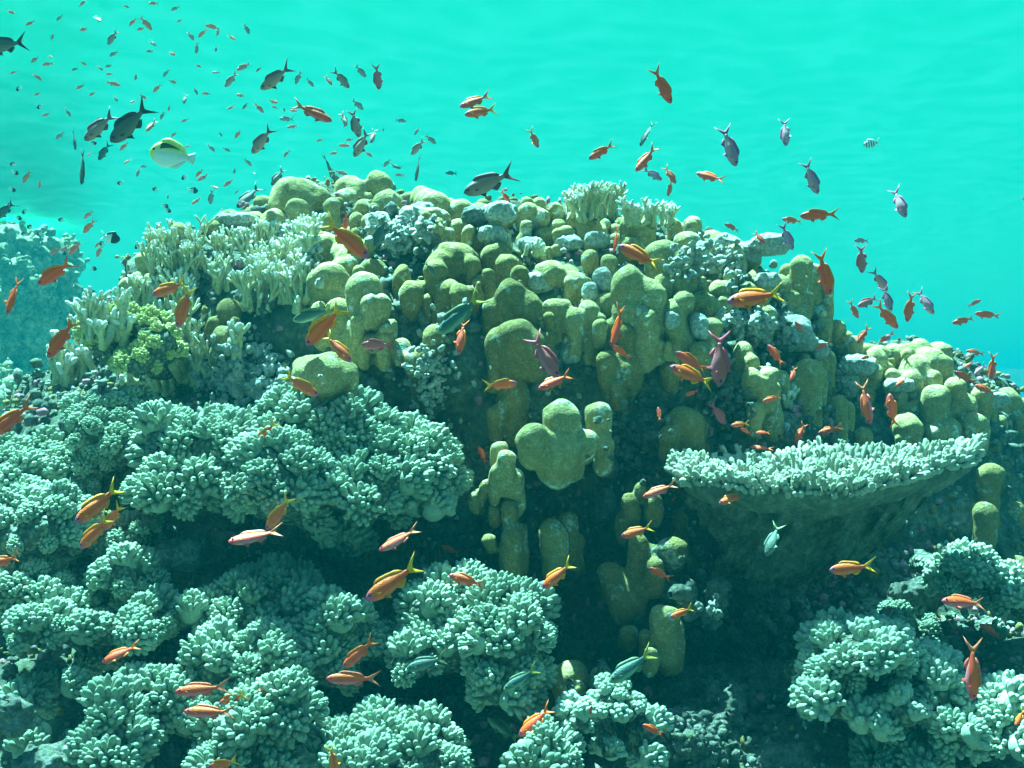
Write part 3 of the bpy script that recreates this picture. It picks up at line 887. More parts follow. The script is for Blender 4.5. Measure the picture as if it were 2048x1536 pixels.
NC['L4'] = soft_coral('rounded cauliflower coral lower left, just under the pair of yellow-tailed fish', 'knob',
    [(240, 1160, 2.70, 71, 50, .14), (110, 1170, 2.72, 67, 46, .13), (300, 1230, 2.66, 42, 58, .12), (190, 1260, 2.60, 84, 46, .13), (110, 1230, 2.62, 50, 50, .12), (150, 1350, 2.58, 42, 46, .10)], .048, 4)
NC['L5'] = soft_coral('cauliflower coral in the lower left centre, under the tiny orange fish', 'fine',
    [(560, 1200, 2.75, 75, 37, .13), (440, 1220, 2.72, 50, 33, .11), (440, 1310, 2.58, 58, 46, .12), (540, 1290, 2.56, 50, 46, .12), (680, 1250, 2.66, 67, 42, .12), (640, 1330, 2.60, 58, 42, .11), (740, 1300, 2.65, 33, 50, .10)], .052, 5)
NC['L6'] = soft_coral('cauliflower coral right of bottom centre, behind the big yellow-tailed orange fish', 'fine',
    [(850, 1215, 2.68, 63, 37, .13), (970, 1240, 2.66, 71, 46, .14), (1030, 1300, 2.60, 50, 58, .13), (900, 1300, 2.58, 75, 46, .13), (1010, 1390, 2.52, 58, 46, .11), (830, 1330, 2.58, 42, 33, .10), (930, 1170, 2.75, 42, 21, .08)], .052, 6)
NC['L7'] = soft_coral('cauliflower coral along the bottom left, behind the pink-bellied pair of fish', 'fine',
    [(270, 1400, 2.46, 46, 37, .10), (400, 1460, 2.38, 67, 37, .12), (520, 1440, 2.38, 63, 46, .12), (590, 1400, 2.42, 37, 37, .10), (460, 1530, 2.32, 92, 33, .12), (240, 1500, 2.36, 54, 50, .11), (340, 1400, 2.44, 25, 25, .08)], .048, 7)
NC['L8'] = soft_coral('low cauliflower coral at the bottom edge, left of centre', 'fine',
    [(770, 1500, 2.42, 58, 37, .11), (860, 1500, 2.44, 37, 31, .10), (680, 1510, 2.38, 33, 33, .09)], .048, 8)
NC['L9'] = soft_coral('small cauliflower coral at the bottom, under the nose-down orange fish', 'fine',
    [(1085, 1510, 2.40, 45, 38, .09)], .048, 9)
NC['L10'] = soft_coral('small bright curly coral at the bottom centre behind the small red fish', 'pale',
    [(1290, 1460, 2.50, 40, 35, .09), (1220, 1505, 2.46, 45, 35, .09), (1300, 1520, 2.46, 40, 30, .08)], .05, 10, scale=.8)
NC['L11'] = soft_coral('large pale curly coral in the lower right corner area', 'pale',
    [(1690, 1310, 2.62, 70, 60, .13), (1780, 1340, 2.58, 80, 55, .14), (1650, 1370, 2.56, 45, 70, .11), (1870, 1380, 2.54, 70, 60, .13), (1740, 1440, 2.50, 80, 45, .12), (1900, 1440, 2.50, 55, 50, .11)], .046, 11, scale=1.05, maxn=100)
NC['L12'] = soft_coral('pale curly coral at the right edge, above the pink-bellied fish', 'pale',
    [(1940, 1150, 2.95, 60, 42, .11), (2030, 1200, 2.92, 45, 50, .11), (2020, 1280, 2.88, 60, 35, .11)], .044, 12, scale=1.0)
NC['L13'] = soft_coral('pale knobbly coral in the bottom right corner', 'pale',
    [(2000, 1400, 2.52, 40, 45, .10), (2030, 1480, 2.45, 45, 50, .10)], .044, 13, scale=1.05)
NC['L14'] = soft_coral('dim curly coral at the bottom edge under the large pale curly coral', 'pale',
    [(1850, 1520, 2.56, 60, 28, .09), (1760, 1540, 2.54, 40, 20, .08)], .042, 14, scale=.95)
NC['L15'] = soft_coral('thick white finger coral with stubby tips, in front of the bottom lobed knobs', 'long',
    [(1225, 1385, 2.52, 24, 28, .05), (1255, 1420, 2.50, 22, 24, .05), (1200, 1420, 2.50, 20, 22, .05)], .030, 15, up=1.0, scale=.62, nz=.004)
NC['L16'] = soft_coral('white cup of finger coral at the bottom centre, beside the tiny red fish', 'long',
    [(1155, 1435, 2.46, 24, 26, .06)], .032, 16, up=1.2, scale=.7, nz=.004)
NC['L21'] = soft_coral('dim cauliflower coral low at the left, beside the dark arched rock', 'fine',
    [(60, 1400, 2.55, 40, 36, .09), (100, 1460, 2.5, 36, 30, .08)], .044, 21)
NC['L23'] = soft_coral('shaded curly coral in the gloom above the large pale curly coral', 'knob',
    [(1800, 1240, 3.0, 50, 26, .09), (1860, 1270, 2.98, 36, 24, .08)], .044, 23, scale=.8)
NC['L17'] = soft_coral('coral clump cut off by the left edge, low in the picture', 'fine',
    [(-5, 1290, 2.5, 24, 55, .1), (-20, 1200, 2.6, 40, 60, .1)], .048, 17)
NC['L18'] = soft_coral('yellow-green bushy soft coral on the left slope among white-tipped branches', 'green',
    [(265, 655, 3.18, 66, 42, .12), (215, 695, 3.15, 46, 36, .10), (325, 690, 3.16, 38, 36, .09), (270, 725, 3.14, 62, 28, .09)], .036, 18, cat='soft coral', group='bushy green soft coral', name='bushy_soft_coral', scale=.8, up=.7)
NC['L19'] = soft_coral('thick pale finger coral standing in front of the large curly coral, bottom right', 'long',
    [(1800, 1420, 2.48, 34, 34, .07), (1745, 1455, 2.48, 26, 22, .06)], .036, 19, up=.9, scale=.85, nz=.005)
NC['L20'] = soft_coral('knobbed grey coral in half shade below the largest cauliflower coral, at the left', 'knob',
    [(270, 1090, 2.9, 60, 35, .10), (320, 1130, 2.88, 40, 30, .09)], .044, 20, scale=.8)
print('clusters', NC)
# ------------------------------------------------------------------ branching corals with white tips
def tube(A, pts, rad, seg=7, cap=True):
    pts = np.asarray(pts, float); n = len(pts)
    T = np.gradient(pts, axis=0); T /= np.maximum(np.linalg.norm(T, axis=1), 1e-9)[:, None]
    th = np.linspace(0, 2 * np.pi, seg, endpoint=False)
    ref = np.array([.31, .9, .2])
    V = []
    for p, t, r in zip(pts, T, rad):
        x = np.cross(t, ref); x /= np.linalg.norm(x); y = np.cross(t, x)
        V.append(p + (np.cos(th)[:, None] * x + np.sin(th)[:, None] * y) * r)
    V = np.concatenate(V + [[pts[-1] + T[-1] * rad[-1] * .6]])
    i = np.arange(n - 1)[:, None] * seg; j = np.arange(seg)[None]; j2 = (j + 1) % seg
    Q = np.stack([i + j, i + j2, i + seg + j2, i + seg + j], -1).reshape(-1, 4)
    Tt = [[(n - 1) * seg + a, (n - 1) * seg + (a + 1) % seg, n * seg] for a in range(seg)]
    A.add(V, Q, Tt)

def thicket(label, bases, height, r0, seed, spread=.42, forks=2, lean=(0, -.1), mat='fire', tipw=1.0, group='thickets of white-tipped branching coral', name='branching_coral'):
    g = np.random.default_rng(seed)
    B = Acc(); Tp = Acc()
    c0 = np.array(bases[0], float)
    def grow(p, d, L, r, lv):
        n = 4
        pts = [p]
        dd = d.copy()
        for k in range(n):
            dd = dd + g.normal(size=3) * .10 + np.array([0, 0, .08]); dd /= np.linalg.norm(dd)
            pts.append(pts[-1] + dd * L / n)
        rad = np.linspace(r, r * .82, n + 1)
        end = lv == 0 or g.random() < .12
        if end: rad[-1] *= .9
        tube(B, np.array(pts) - c0, rad)
        if end:
            e = pts[-1]; rr = rad[-1]
            tube(Tp, np.array([e - dd * rr * 2.8, e - dd * rr * 1.2, e + dd * rr * .5, e + dd * rr * 1.3]) - c0, [rr * 1.08, rr * 1.20 * tipw, rr * 1.12 * tipw, rr * .6 * tipw])
            return
        m = 2 if g.random() < .75 else 3
        a0 = g.uniform(0, 6.28)
        for k in range(m):
            a = a0 + k * 2 * np.pi / m + g.normal() * .3
            s = spread * g.uniform(.7, 1.4)
            d2 = dd + np.array([math.cos(a) * s * 1.3, math.sin(a) * s, 0]); d2 /= np.linalg.norm(d2)
            grow(pts[-1] - dd * r * .3, d2, L * g.uniform(.65, .95), r * .86, lv - 1)
    bs = sorted([tuple(b) for b in bases])
    for p, q in zip(bs[:-1], bs[1:]):            # creeping base that joins the branches
        p = np.array(p); q = np.array(q); 
        if np.linalg.norm(q - p) < .16: tube(B, np.array([p, p * .5 + q * .5 + [0, .012, -.006], q]) - c0, [r0 * 1.5] * 3)
    for b in bases:
        b = np.array(b, float)
        d = np.array([g.normal() * .12 + lean[0], g.normal() * .12 + lean[1], 1.0]); d /= np.linalg.norm(d)
        grow(b, d, height * g.uniform(.32, .5), r0 * g.uniform(.85, 1.2), forks)
    root = empty(name, Vector(c0)); props(root, label, 'coral', group)
    obj('branches', B.mesh('branches', M[mat]), root)
    obj('white_tips', Tp.mesh('white_tips', M['tip']), root)

def field(cx, cyy, w, h, n, seed, near=.02):
    """foot points on the reef around a pixel, spread over w x h"""
    g = np.random.default_rng(seed); out = []
    for k in range(n):
        px = cx + g.uniform(-.5, .5) * w; py = cyy + g.uniform(-.5, .5) * h
        out.append(at(px, py, hit_down(px, py, 3.7) - near))
    return out
TH = [
 ('left white-tipped thicket of upright fingers on the shoulder of the mound', (385, 545, 170, 80), 50, .072, .0056, 3),
 ('bright white-tipped thicket right of the other one, above the dark gap', (560, 512, 150, 60), 46, .065, .0064, 3),
 ('tangled thicket reaching down from the bright one over the dark gap', (550, 590, 130, 70), 34, .085, .0066, 3),
 ('tan branching coral with white tips below the left thicket, near a yellow-finned fish', (330, 610, 110, 50), 26, .075, .0066, 2),
 ('white-tipped branches on the right side of the yellow-green soft coral', (385, 750, 90, 50), 24, .12, .0080, 3),
 ('stout pale branches standing out at the far left of the slope', (150, 750, 90, 50), 16, .10, .011, 2),
 ('pale pinkish branches behind the yellow-green soft coral, at its left', (200, 670, 100, 60), 26, .08, .008, 2),
 ('short branches with white tips in front of the yellow-green soft coral', (290, 775, 120, 30), 14, .06, .0075, 2),
 ('comb of slender white-tipped branches on top of the crest, right of its middle', (1195, 432, 80, 14), 34, .075, .0058, 3),
 ('lower right part of the crest thicket, small white-tipped fingers', (1295, 445, 100, 14), 30, .055, .0058, 2),
 ('small white-tipped sprigs at the left foot of the crest thicket', (1145, 425, 30, 10), 8, .06, .0065, 2),
 ('single forked sprig above the white rubble, left of the dark gap', (475, 720, 16, 10), 3, .10, .009, 2),
 ('small pale coral sprigs between lobes in the upper middle of the mound', (1070, 510, 40, 20), 12, .04, .007, 1),
 ('thorny pale sprigs on the right of the round dome above the table coral', (1580, 805, 20, 20), 6, .05, .007, 1),
]
for i, (lab, (cx, cyy, w, h), n, ht, r0, fk) in enumerate(TH):
    thicket(lab, field(cx, cyy, w, h, n, 300 + i), ht, r0, 400 + i, forks=fk)

# ------------------------------------------------------------------ table coral
def table_coral():
    Yc = 2.86
    c = np.array(at(1632, 935, Yc))
    R = 296 / F * Yc
    g = np.random.default_rng(5)
    n = 180
    th = np.linspace(0, 2 * np.pi, n, endpoint=False)
    # rim: wider than deep, tilted towards the camera, rising to the right
    wob = 1 + .06 * np.sin(3 * th + 1) + .05 * np.sin(5 * th + 2) + .03 * np.sin(11 * th)
    rx = R * (1 + .0 * th) * wob; ry = .215 * wob
    def rim(s, t):
        x = np.cos(t) * np.interp(t, th, rx, period=2 * np.pi) * s
        y = np.sin(t) * np.interp(t, th, ry, period=2 * np.pi) * s
        u = x / R
        z = .085 * y + .022 * u * u * np.sign(u) + .030 * np.maximum(u, 0) ** 2 + .008 * np.sin(5 * u + 3 * y) + .035 * s ** 2 - .035 + .012 * np.maximum(-u, 0) ** 3
        return np.stack([x, y, z], -1)
    root = empty('table_coral', Vector(c)); props(root, 'wide pale table coral on a tapering funnel stalk, at the right of the reef', 'coral')
    # plate: top and underside
    rings = []
    S = [0.02, .25, .5, .75, .92, 1.0]
    for s in S: rings.append(rim(s, th))
    e = rim(1.0, th); e2 = e.copy(); e2[:, 2] -= .02; e2[:, :2] *= 1.01; rings.append(e2)
    for s in (.985, .9, .8): 
        q = rim(s, th); q[:, 2] -= .034 + (1 - s) * .12; rings.append(q)
    V = np.concatenate(rings); m = len(rings)
    V += fbm(V, 18, 2, 3)[:, None] * .006
    i = np.arange(m - 1)[:, None] * n; j = np.arange(n)[None]; j2 = (j + 1) % n
    Q = np.stack([i + j, i + n + j, i + n + j2, i + j2], -1).reshape(-1, 4)
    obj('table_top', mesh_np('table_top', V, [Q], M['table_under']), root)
    # funnel
    foot = np.array(at(1575, 1165, Yc + .22)) - c
    rings = []
    K = 60
    for k in range(K + 1):
        t = k / K
        s = .95 * (1 - t) ** 1.25 + .21 * t
        base = rim(s, th)
        cen = foot * np.array([t ** .8, t ** 1.1, t ** 1.0])
        q = base.copy()
        q[:, 2] = base[:, 2] * (1 - t) - .045 * (1 - abs(2 * t - 1)) + cen[2] * 1.0
        q[:, 0] += cen[0]; q[:, 1] = q[:, 1] * (1 - .25 * t) + cen[1]
        rings.append(q)
    V = np.concatenate(rings); m = len(rings)
    V += fbm(V, 7, 4, 8)[:, None] * np.array([.07, .08, .04]) * np.clip(np.repeat(np.arange(m), n) / 4, 0, 1)[:, None]
    V += fbm(V, 22, 3, 4)[:, None] * .045 * np.array([1, 1, .5]) + np.abs(vnoise(V, 55, 5))[:, None] * .018
    i = np.arange(m - 1)[:, None] * n
    Q = np.stack([i + j, i + n + j, i + n + j2, i + j2], -1).reshape(-1, 4)
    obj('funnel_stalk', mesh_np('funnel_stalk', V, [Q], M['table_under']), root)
    solid(V + c, Q)
    # stubby branchlets
    A = Acc(); B = Acc(); cnt = 0
    pts = []
    sp = .0150
    while cnt < 5200:
        cnt += 1
        s = math.sqrt(g.random()) * 1.0; t = g.uniform(0, 2 * math.pi)
        p = rim(np.array([s]), np.array([t]))[0]
        if any(abs(p[0] - q[0]) < sp and abs(p[1] - q[1]) < sp and (p[0] - q[0]) ** 2 + (p[1] - q[1]) ** 2 < sp * sp for q in pts): continue
        pts.append(p)
        d = np.array([math.cos(t) * s ** 3 * .8, math.sin(t) * s ** 3 * .8, 1.0]) + g.normal(size=3) * .13
        d /= np.linalg.norm(d)
        L = g.uniform(.014, .036) * (1 + .5 * math.sin(p[0] * 31) * math.sin(p[1] * 40)); r = g.uniform(.0042, .0064)
        tube(A, [p - d * .004, p + d * L * .35, p + d * L * .7, p + d * L], [r * .9, r * 1.1, r * 1.15, r * .75], 8)
        for k in range(g.integers(2, 5)):
            a = g.uniform(0, 6.28); d2 = d * .9 + np.array([math.cos(a), math.sin(a), 0]) * .8; d2 /= np.linalg.norm(d2)
            q = p + d * L * g.uniform(.3, .7)
            tube(A, [q, q + d2 * L * .3, q + d2 * L * .45], [r * .7, r * .68, r * .4], 6)
    # second row hanging over the edge
    for t in np.linspace(0, 2 * math.pi, 240, endpoint=False):
        for lvl in range(2):
            tt = t + g.normal() * .015
            p = rim(np.array([g.uniform(.965, 1.012)]), np.array([tt]))[0] - np.array([0, 0, .004 + .012 * lvl + g.uniform(-.005, .006)])
            d = np.array([math.cos(tt) * 1.0, math.sin(tt) * 1.0, .75 - .4 * lvl]) + g.normal(size=3) * .15; d /= np.linalg.norm(d)
            L = g.uniform(.008, .028); r = g.uniform(.0035, .0068)
            tube(A, [p - d * .006, p + d * L * .5, p + d * L * .85, p + d * L], [r, r * 1.15, r * 1.05, r * .6], 7)
    b = obj('branchlets', A.mesh('branchlets', M['table']), root); b['kind'] = 'stuff'
table_coral()

# ------------------------------------------------------------------ ledges and far reefs
V, Q = boulder('rock_shelf', 'pointed pinkish grey rock shelf under the largest cauliflower coral, lower left', 'rock_pale', 350, 1112, 110, 60, 'rock ledges', depth=2.86, seed=70, rough=.5)
V, Q = boulder('rock_shelf', 'pale wedge-shaped rock ledge lower right, left of the pink-bellied fish', 'rock_grey', 1845, 1190, 110, 70, 'rock ledges', depth=3.05, seed=71, rough=.6)
V, Q = boulder('rock_shelf', 'green-edged rock corner at the bottom left of the picture', 'rock_grey', 25, 1440, 70, 90, 'rock ledges', depth=2.3, seed=72, rough=.55)
V, Q = boulder('rock_shelf', 'dark arched rock in the bottom left corner', 'rock_grey', 90, 1530, 120, 80, 'rock ledges', depth=2.3, seed=73, rough=.55)
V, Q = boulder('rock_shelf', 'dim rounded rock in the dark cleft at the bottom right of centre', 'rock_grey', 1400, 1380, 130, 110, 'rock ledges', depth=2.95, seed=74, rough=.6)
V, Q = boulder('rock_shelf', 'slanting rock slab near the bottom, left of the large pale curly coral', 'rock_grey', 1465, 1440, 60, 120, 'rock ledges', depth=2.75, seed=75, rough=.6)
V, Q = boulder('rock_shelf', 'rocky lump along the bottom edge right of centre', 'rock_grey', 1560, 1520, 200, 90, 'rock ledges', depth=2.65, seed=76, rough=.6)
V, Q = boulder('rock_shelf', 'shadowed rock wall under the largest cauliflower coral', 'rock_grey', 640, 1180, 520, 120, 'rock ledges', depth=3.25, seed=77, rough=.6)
V, Q = boulder('rock_shelf', 'bright rock slope at the left edge under the pale stout branches', 'rock_pale', 60, 860, 150, 90, 'rock ledges', depth=3.6, seed=78, rough=.5)

def far_reef(label, ells, seed, lo, hi, h, mat='far_reef'):
    def fn(P):
        d = None
        for c, r in ells:
            e = sd_ell(P, c, r, 2.2); d = e if d is None else smin(d, e, .2)
        return d + .28 * fbm(P, .9, 5, seed) + .14 * vnoise(P, 4.5, seed + 3) - .16 * np.abs(vnoise(P, 7.5, seed + 5)) + .05 * vnoise(P, 14, seed + 6)
    V, Q = surface_nets(fn, lo, hi, h)
    c = V.mean(0)
    g = np.random.default_rng(seed); n = 5000; Nn = vnormals(V, Q)
    front = np.argwhere((Nn * -V).sum(1) > -.3 * np.linalg.norm(V, axis=1))[:, 0]
    k = g.choice(front, n); k = k[fbm(V[k], 2.5, 2, seed) > -.15]; n = len(k)
    B = ICO[None] * g.uniform(.020, .055, (n, 1, 1)) * g.uniform(.7, 1.4, (n, 1, 3)) * (1 + g.normal(size=(n, 12, 1)) * .15) + V[k][:, None, :] + g.normal(size=(n, 1, 3)) * .02
    T = (TRI[None] + 12 * np.arange(n)[:, None, None]).reshape(-1, 3) + len(V)
    V2 = np.concatenate([V, B.reshape(-1, 3)])
    props(obj('distant_reef', mesh_np('distant_reef', V2 - c, [Q, T], M[mat]), loc=Vector(c)), label, 'reef', 'distant reef outcrops')
    solid(V, Q)
def W(px, py, Y): return tuple(at(px, py, Y))
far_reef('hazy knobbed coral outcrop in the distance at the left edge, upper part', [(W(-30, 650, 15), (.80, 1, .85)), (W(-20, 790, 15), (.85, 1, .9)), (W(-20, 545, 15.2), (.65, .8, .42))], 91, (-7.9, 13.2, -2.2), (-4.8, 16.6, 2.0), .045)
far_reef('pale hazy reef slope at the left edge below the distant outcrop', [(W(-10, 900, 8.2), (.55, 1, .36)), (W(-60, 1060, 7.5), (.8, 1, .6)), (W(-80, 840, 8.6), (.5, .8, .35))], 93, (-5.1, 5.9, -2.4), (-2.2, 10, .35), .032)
# ------------------------------------------------------------------ fish
# unit fish: nose at x=0, tail tips at x=-1, up = z, side = y
def fish_mat(name, back, side, belly, head=None, stripes=None, k=(.30, .62), wet=.35):
    m, t = nt(name)
    tc = N(t, 'ShaderNodeTexCoord'); sp = N(t, 'ShaderNodeSeparateXYZ')
    t.links.new(tc.outputs['Generated'], sp.inputs[0])
    n = noise_tex(t, 12, 3)
    ad = N(t, 'ShaderNodeMath', operation='MULTIPLY_ADD'); ad.inputs[1].default_value = .16; 
    t.links.new(n, ad.inputs[0]); t.links.new(sp.outputs[2], ad.inputs[2])
    c = ramp(t, ad.outputs[0], [(k[0], belly), ((k[0] + k[1]) / 2, side), (k[1] + .12, back)])
    if head:
        f = ramp(t, sp.outputs[0], [(.80, 0.0), (.97, 1.0)])
        c = mixc(t, f, c, head)
    if stripes:
        cols, pos = stripes
        f = ramp(t, sp.outputs[0], pos, 'CONSTANT' if len(pos) > 4 else 'LINEAR')
        c = mixc(t, f, c, cols)
    vs = t.nodes.new('ShaderNodeTexVoronoi'); vs.inputs['Scale'].default_value = 55; t.links.new(tc.outputs['Object'], vs.inputs[0])
    finish(t, c, wet + .1, vs.outputs['Distance'], .25, .01, spec=.35)
    return m
def fin_mat(name, col):
    m, t = nt(name)
    n = noise_tex(t, 20, 2)
    c = mixc(t, ramp(t, n, [(.35, 0.0), (.65, 1.0)]), col, tuple(x * .7 for x in col))
    b = finish(t, c, .5)
    b.inputs['Transmission Weight'].default_value = 0.0
    return m

KINDS = {
 # body depth, width, back, side, belly, head, fin colour, tail colour, fork
 'orange':  dict(d=.25, w=.115, c=[(.98, .080, .010), (.95, .042, .018), (.85, .09, .06)], head=(.60, .05, .10), fin=(.97, .16, .015), tail=(.95, .13, .02), fork=.09),
 'yellow':  dict(d=.26, w=.12, c=[(.98, .11, .010), (.96, .052, .016), (.90, .14, .04)], head=(.50, .07, .20), fin=(.97, .27, .02), tail=(.95, .40, .02), fork=.11),
 'pink':    dict(d=.22, w=.11, c=[(.97, .11, .015), (.94, .045, .035), (.80, .17, .22)], head=(.85, .05, .09), fin=(.85, .14, .10), tail=(.85, .18, .10), fork=.08),
 'purple':  dict(d=.29, w=.12, c=[(.50, .07, .07), (.52, .07, .11), (.50, .12, .17)], head=(.38, .05, .12), fin=(.60, .07, .12), tail=(.65, .06, .13), fork=.12),
 'violet':  dict(d=.27, w=.12, c=[(.42, .15, .28), (.55, .26, .22), (.60, .24, .42)], head=(.42, .14, .32), fin=(.40, .12, .28), tail=(.32, .09, .20), fork=.13),
 'dark':    dict(d=.30, w=.12, c=[(.08, .08, .09), (.11, .10, .10), (.15, .13, .13)], head=(.05, .04, .06), fin=(.05, .04, .05), tail=(.04, .03, .05), fork=.14),
 'grey':    dict(d=.29, w=.12, c=[(.30, .15, .14), (.36, .19, .16), (.38, .22, .20)], head=(.15, .07, .09), fin=(.20, .07, .10), tail=(.20, .06, .10), fork=.12),
 'hazed_grey': dict(d=.29, w=.12, c=[(.42, .22, .20), (.50, .28, .25), (.50, .32, .30)], head=(.34, .2, .2), fin=(.4, .2, .2), tail=(.4, .2, .2), fork=.10),  # grey fish of the school, with the veil of haze put into the colours
 'hazed_orange': dict(d=.26, w=.12, c=[(.97, .20, .10), (.95, .17, .12), (.90, .26, .20)], head=(.8, .16, .16), fin=(.95, .24, .14), tail=(.95, .22, .12), fork=.09),  # orange fish lightened in skin and fins to imitate haze over distance
 'wrasse':  dict(d=.25, w=.12, c=[(.03, .07, .07), (.06, .12, .10), (.20, .28, .22)], head=(.20, .26, .12), fin=(.14, .2, .1), tail=(.45, .34, .06), fork=.10),
 'silver':  dict(d=.28, w=.11, c=[(.06, .09, .08), (.09, .13, .11), (.15, .19, .16)], head=(.10, .15, .12), fin=(.10, .13, .11), tail=(.18, .2, .1), fork=.12),
}
FM = {}
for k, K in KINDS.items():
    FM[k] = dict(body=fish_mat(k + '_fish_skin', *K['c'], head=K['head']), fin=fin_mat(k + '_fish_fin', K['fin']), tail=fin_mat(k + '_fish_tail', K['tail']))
M['eye'] = nt('fish_eye')[0]; finish(M['eye'].node_tree, (.03, .02, .10), .15)
M['bf_body'] = fish_mat('butterflyfish_skin', (.80, .78, .10), (.62, .66, .62), (.80, .84, .84), head=(.85, .80, .05), k=(.45, .78))
M['bf_fin'] = fin_mat('butterflyfish_fin', (.85, .85, .25)); M['bf_band'] = fin_mat('butterflyfish_band', (.06, .07, .05)); M['bf_tail'] = fin_mat('butterflyfish_tail', (.75, .82, .8))
M['half_dark'] = fin_mat('black_skin', (.015, .03, .035)); M['half_white'] = fin_mat('white_skin', (.85, .9, .88))
m_, t_ = nt('sergeant_skin')
tc_ = N(t_, 'ShaderNodeTexCoord'); sp_ = N(t_, 'ShaderNodeSeparateXYZ'); t_.links.new(tc_.outputs['Generated'], sp_.inputs[0])
mm_ = N(t_, 'ShaderNodeMath', operation='SINE'); mu_ = N(t_, 'ShaderNodeMath', operation='MULTIPLY'); mu_.inputs[1].default_value = 34
t_.links.new(sp_.outputs[0], mu_.inputs[0]); t_.links.new(mu_.outputs[0], mm_.inputs[0])
finish(t_, ramp(t_, mm_.outputs[0], [(.0, (.75, .85, .82)), (.45, (.03, .06, .08))]), .4); M['striped'] = m_

def body_profile(x, d):
    """half height at x in 0..1 of the body, nose to tail root"""
    xs = [0, .03, .10, .22, .38, .55, .72, .86, 1.0]
    hs = [.10, .34, .62, .88, 1.0, .92, .66, .38, .26]
    return np.interp(x, xs, hs) * d * .5
def body_arrays(d, w, bend=0.0, n=18, seg=14, L=.76, belly=.0):
    t = (1 - np.cos(np.linspace(0, np.pi, n))) / 2
    t = .35 * t + .65 * np.linspace(0, 1, n)
    hh = body_profile(t, d)
    hh = np.convolve(np.pad(hh, 1, mode='edge'), [.25, .5, .25], 'valid'); hh[0] = d * .04
    th = np.linspace(0, 2 * np.pi, seg, endpoint=False)
    rings = []
    for a, h in zip(t, hh):
        ww = w * .5 * min(1, (h / (d * .5)) ** .9) * (1 - .45 * max(0, a - .6) / .4)
        x = -a * L
        up = np.where(np.sin(th) > 0, 1.0, 1.0 + belly)
        z = np.sin(th) * h * up - .012 * math.sin(a * math.pi)
        y = np.cos(th) * ww * (1 - .25 * np.abs(np.sin(th)) ** 3)
        rings.append(np.stack([np.full(seg, x), y + bend * (a ** 2) * .5, z], -1))
    V = np.concatenate([[[.004, 0, 0]]] + rings + [[[-L - .01, bend * .5, 0]]])
    i = 1 + np.arange(n - 1)[:, None] * seg; j = np.arange(seg)[None]; j2 = (j + 1) % seg
    Q = np.stack([i + j, i + j2, i + seg + j2, i + seg + j], -1).reshape(-1, 4)
    T = [[0, 1 + (a + 1) % seg, 1 + a] for a in range(seg)] + [[len(V) - 1, 1 + (n - 1) * seg + a, 1 + (n - 1) * seg + (a + 1) % seg] for a in range(seg)]
    return V, Q, np.array(T)
def fin_arrays(outline, th=.006, bend=0.0, L=.76):
    """thin fin from an outline in the x-z plane, thicker towards its middle"""
    o = np.array(outline, float); n = len(o)
    y = bend * (np.clip(-o[:, 0] / L, 0, 2) ** 2) * .5
    c = o.mean(0); yc = bend * (max(0, -c[0] / L) ** 2) * .5
    V = [[p[0], yy, p[1]] for p, yy in zip(o, y)] + [[c[0], yc + th, c[1]], [c[0], yc - th, c[1]]]
    T = []
    for i in range(n):
        j = (i + 1) % n
        T += [[i, j, n], [j, i, n + 1]]
    return np.array(V), np.array(T)
def fin_split(pairs, th=.005, bend=0.0, L=.76):
    """ribbon-like fin: pairs of (root, tip) points"""
    a = []; n = len(pairs)
    for r, t in pairs:
        yr = bend * (max(0, -r[0] / L) ** 2) * .5; yt = bend * (max(0, -t[0] / L) ** 2) * .5
        a += [[r[0], yr + th, r[1]], [t[0], yt + th * .25, t[1]], [t[0], yt - th * .25, t[1]], [r[0], yr - th, r[1]]]
    Q = []
    for i in range(n - 1):
        for k in range(4):
            k2 = (k + 1) % 4
            Q.append([i * 4 + k, i * 4 + k2, (i + 1) * 4 + k2, (i + 1) * 4 + k])
    Q += [[0, 3, 2, 1], [(n - 1) * 4 + 0, (n - 1) * 4 + 1, (n - 1) * 4 + 2, (n - 1) * 4 + 3]]
    return np.array(a), np.array(Q)

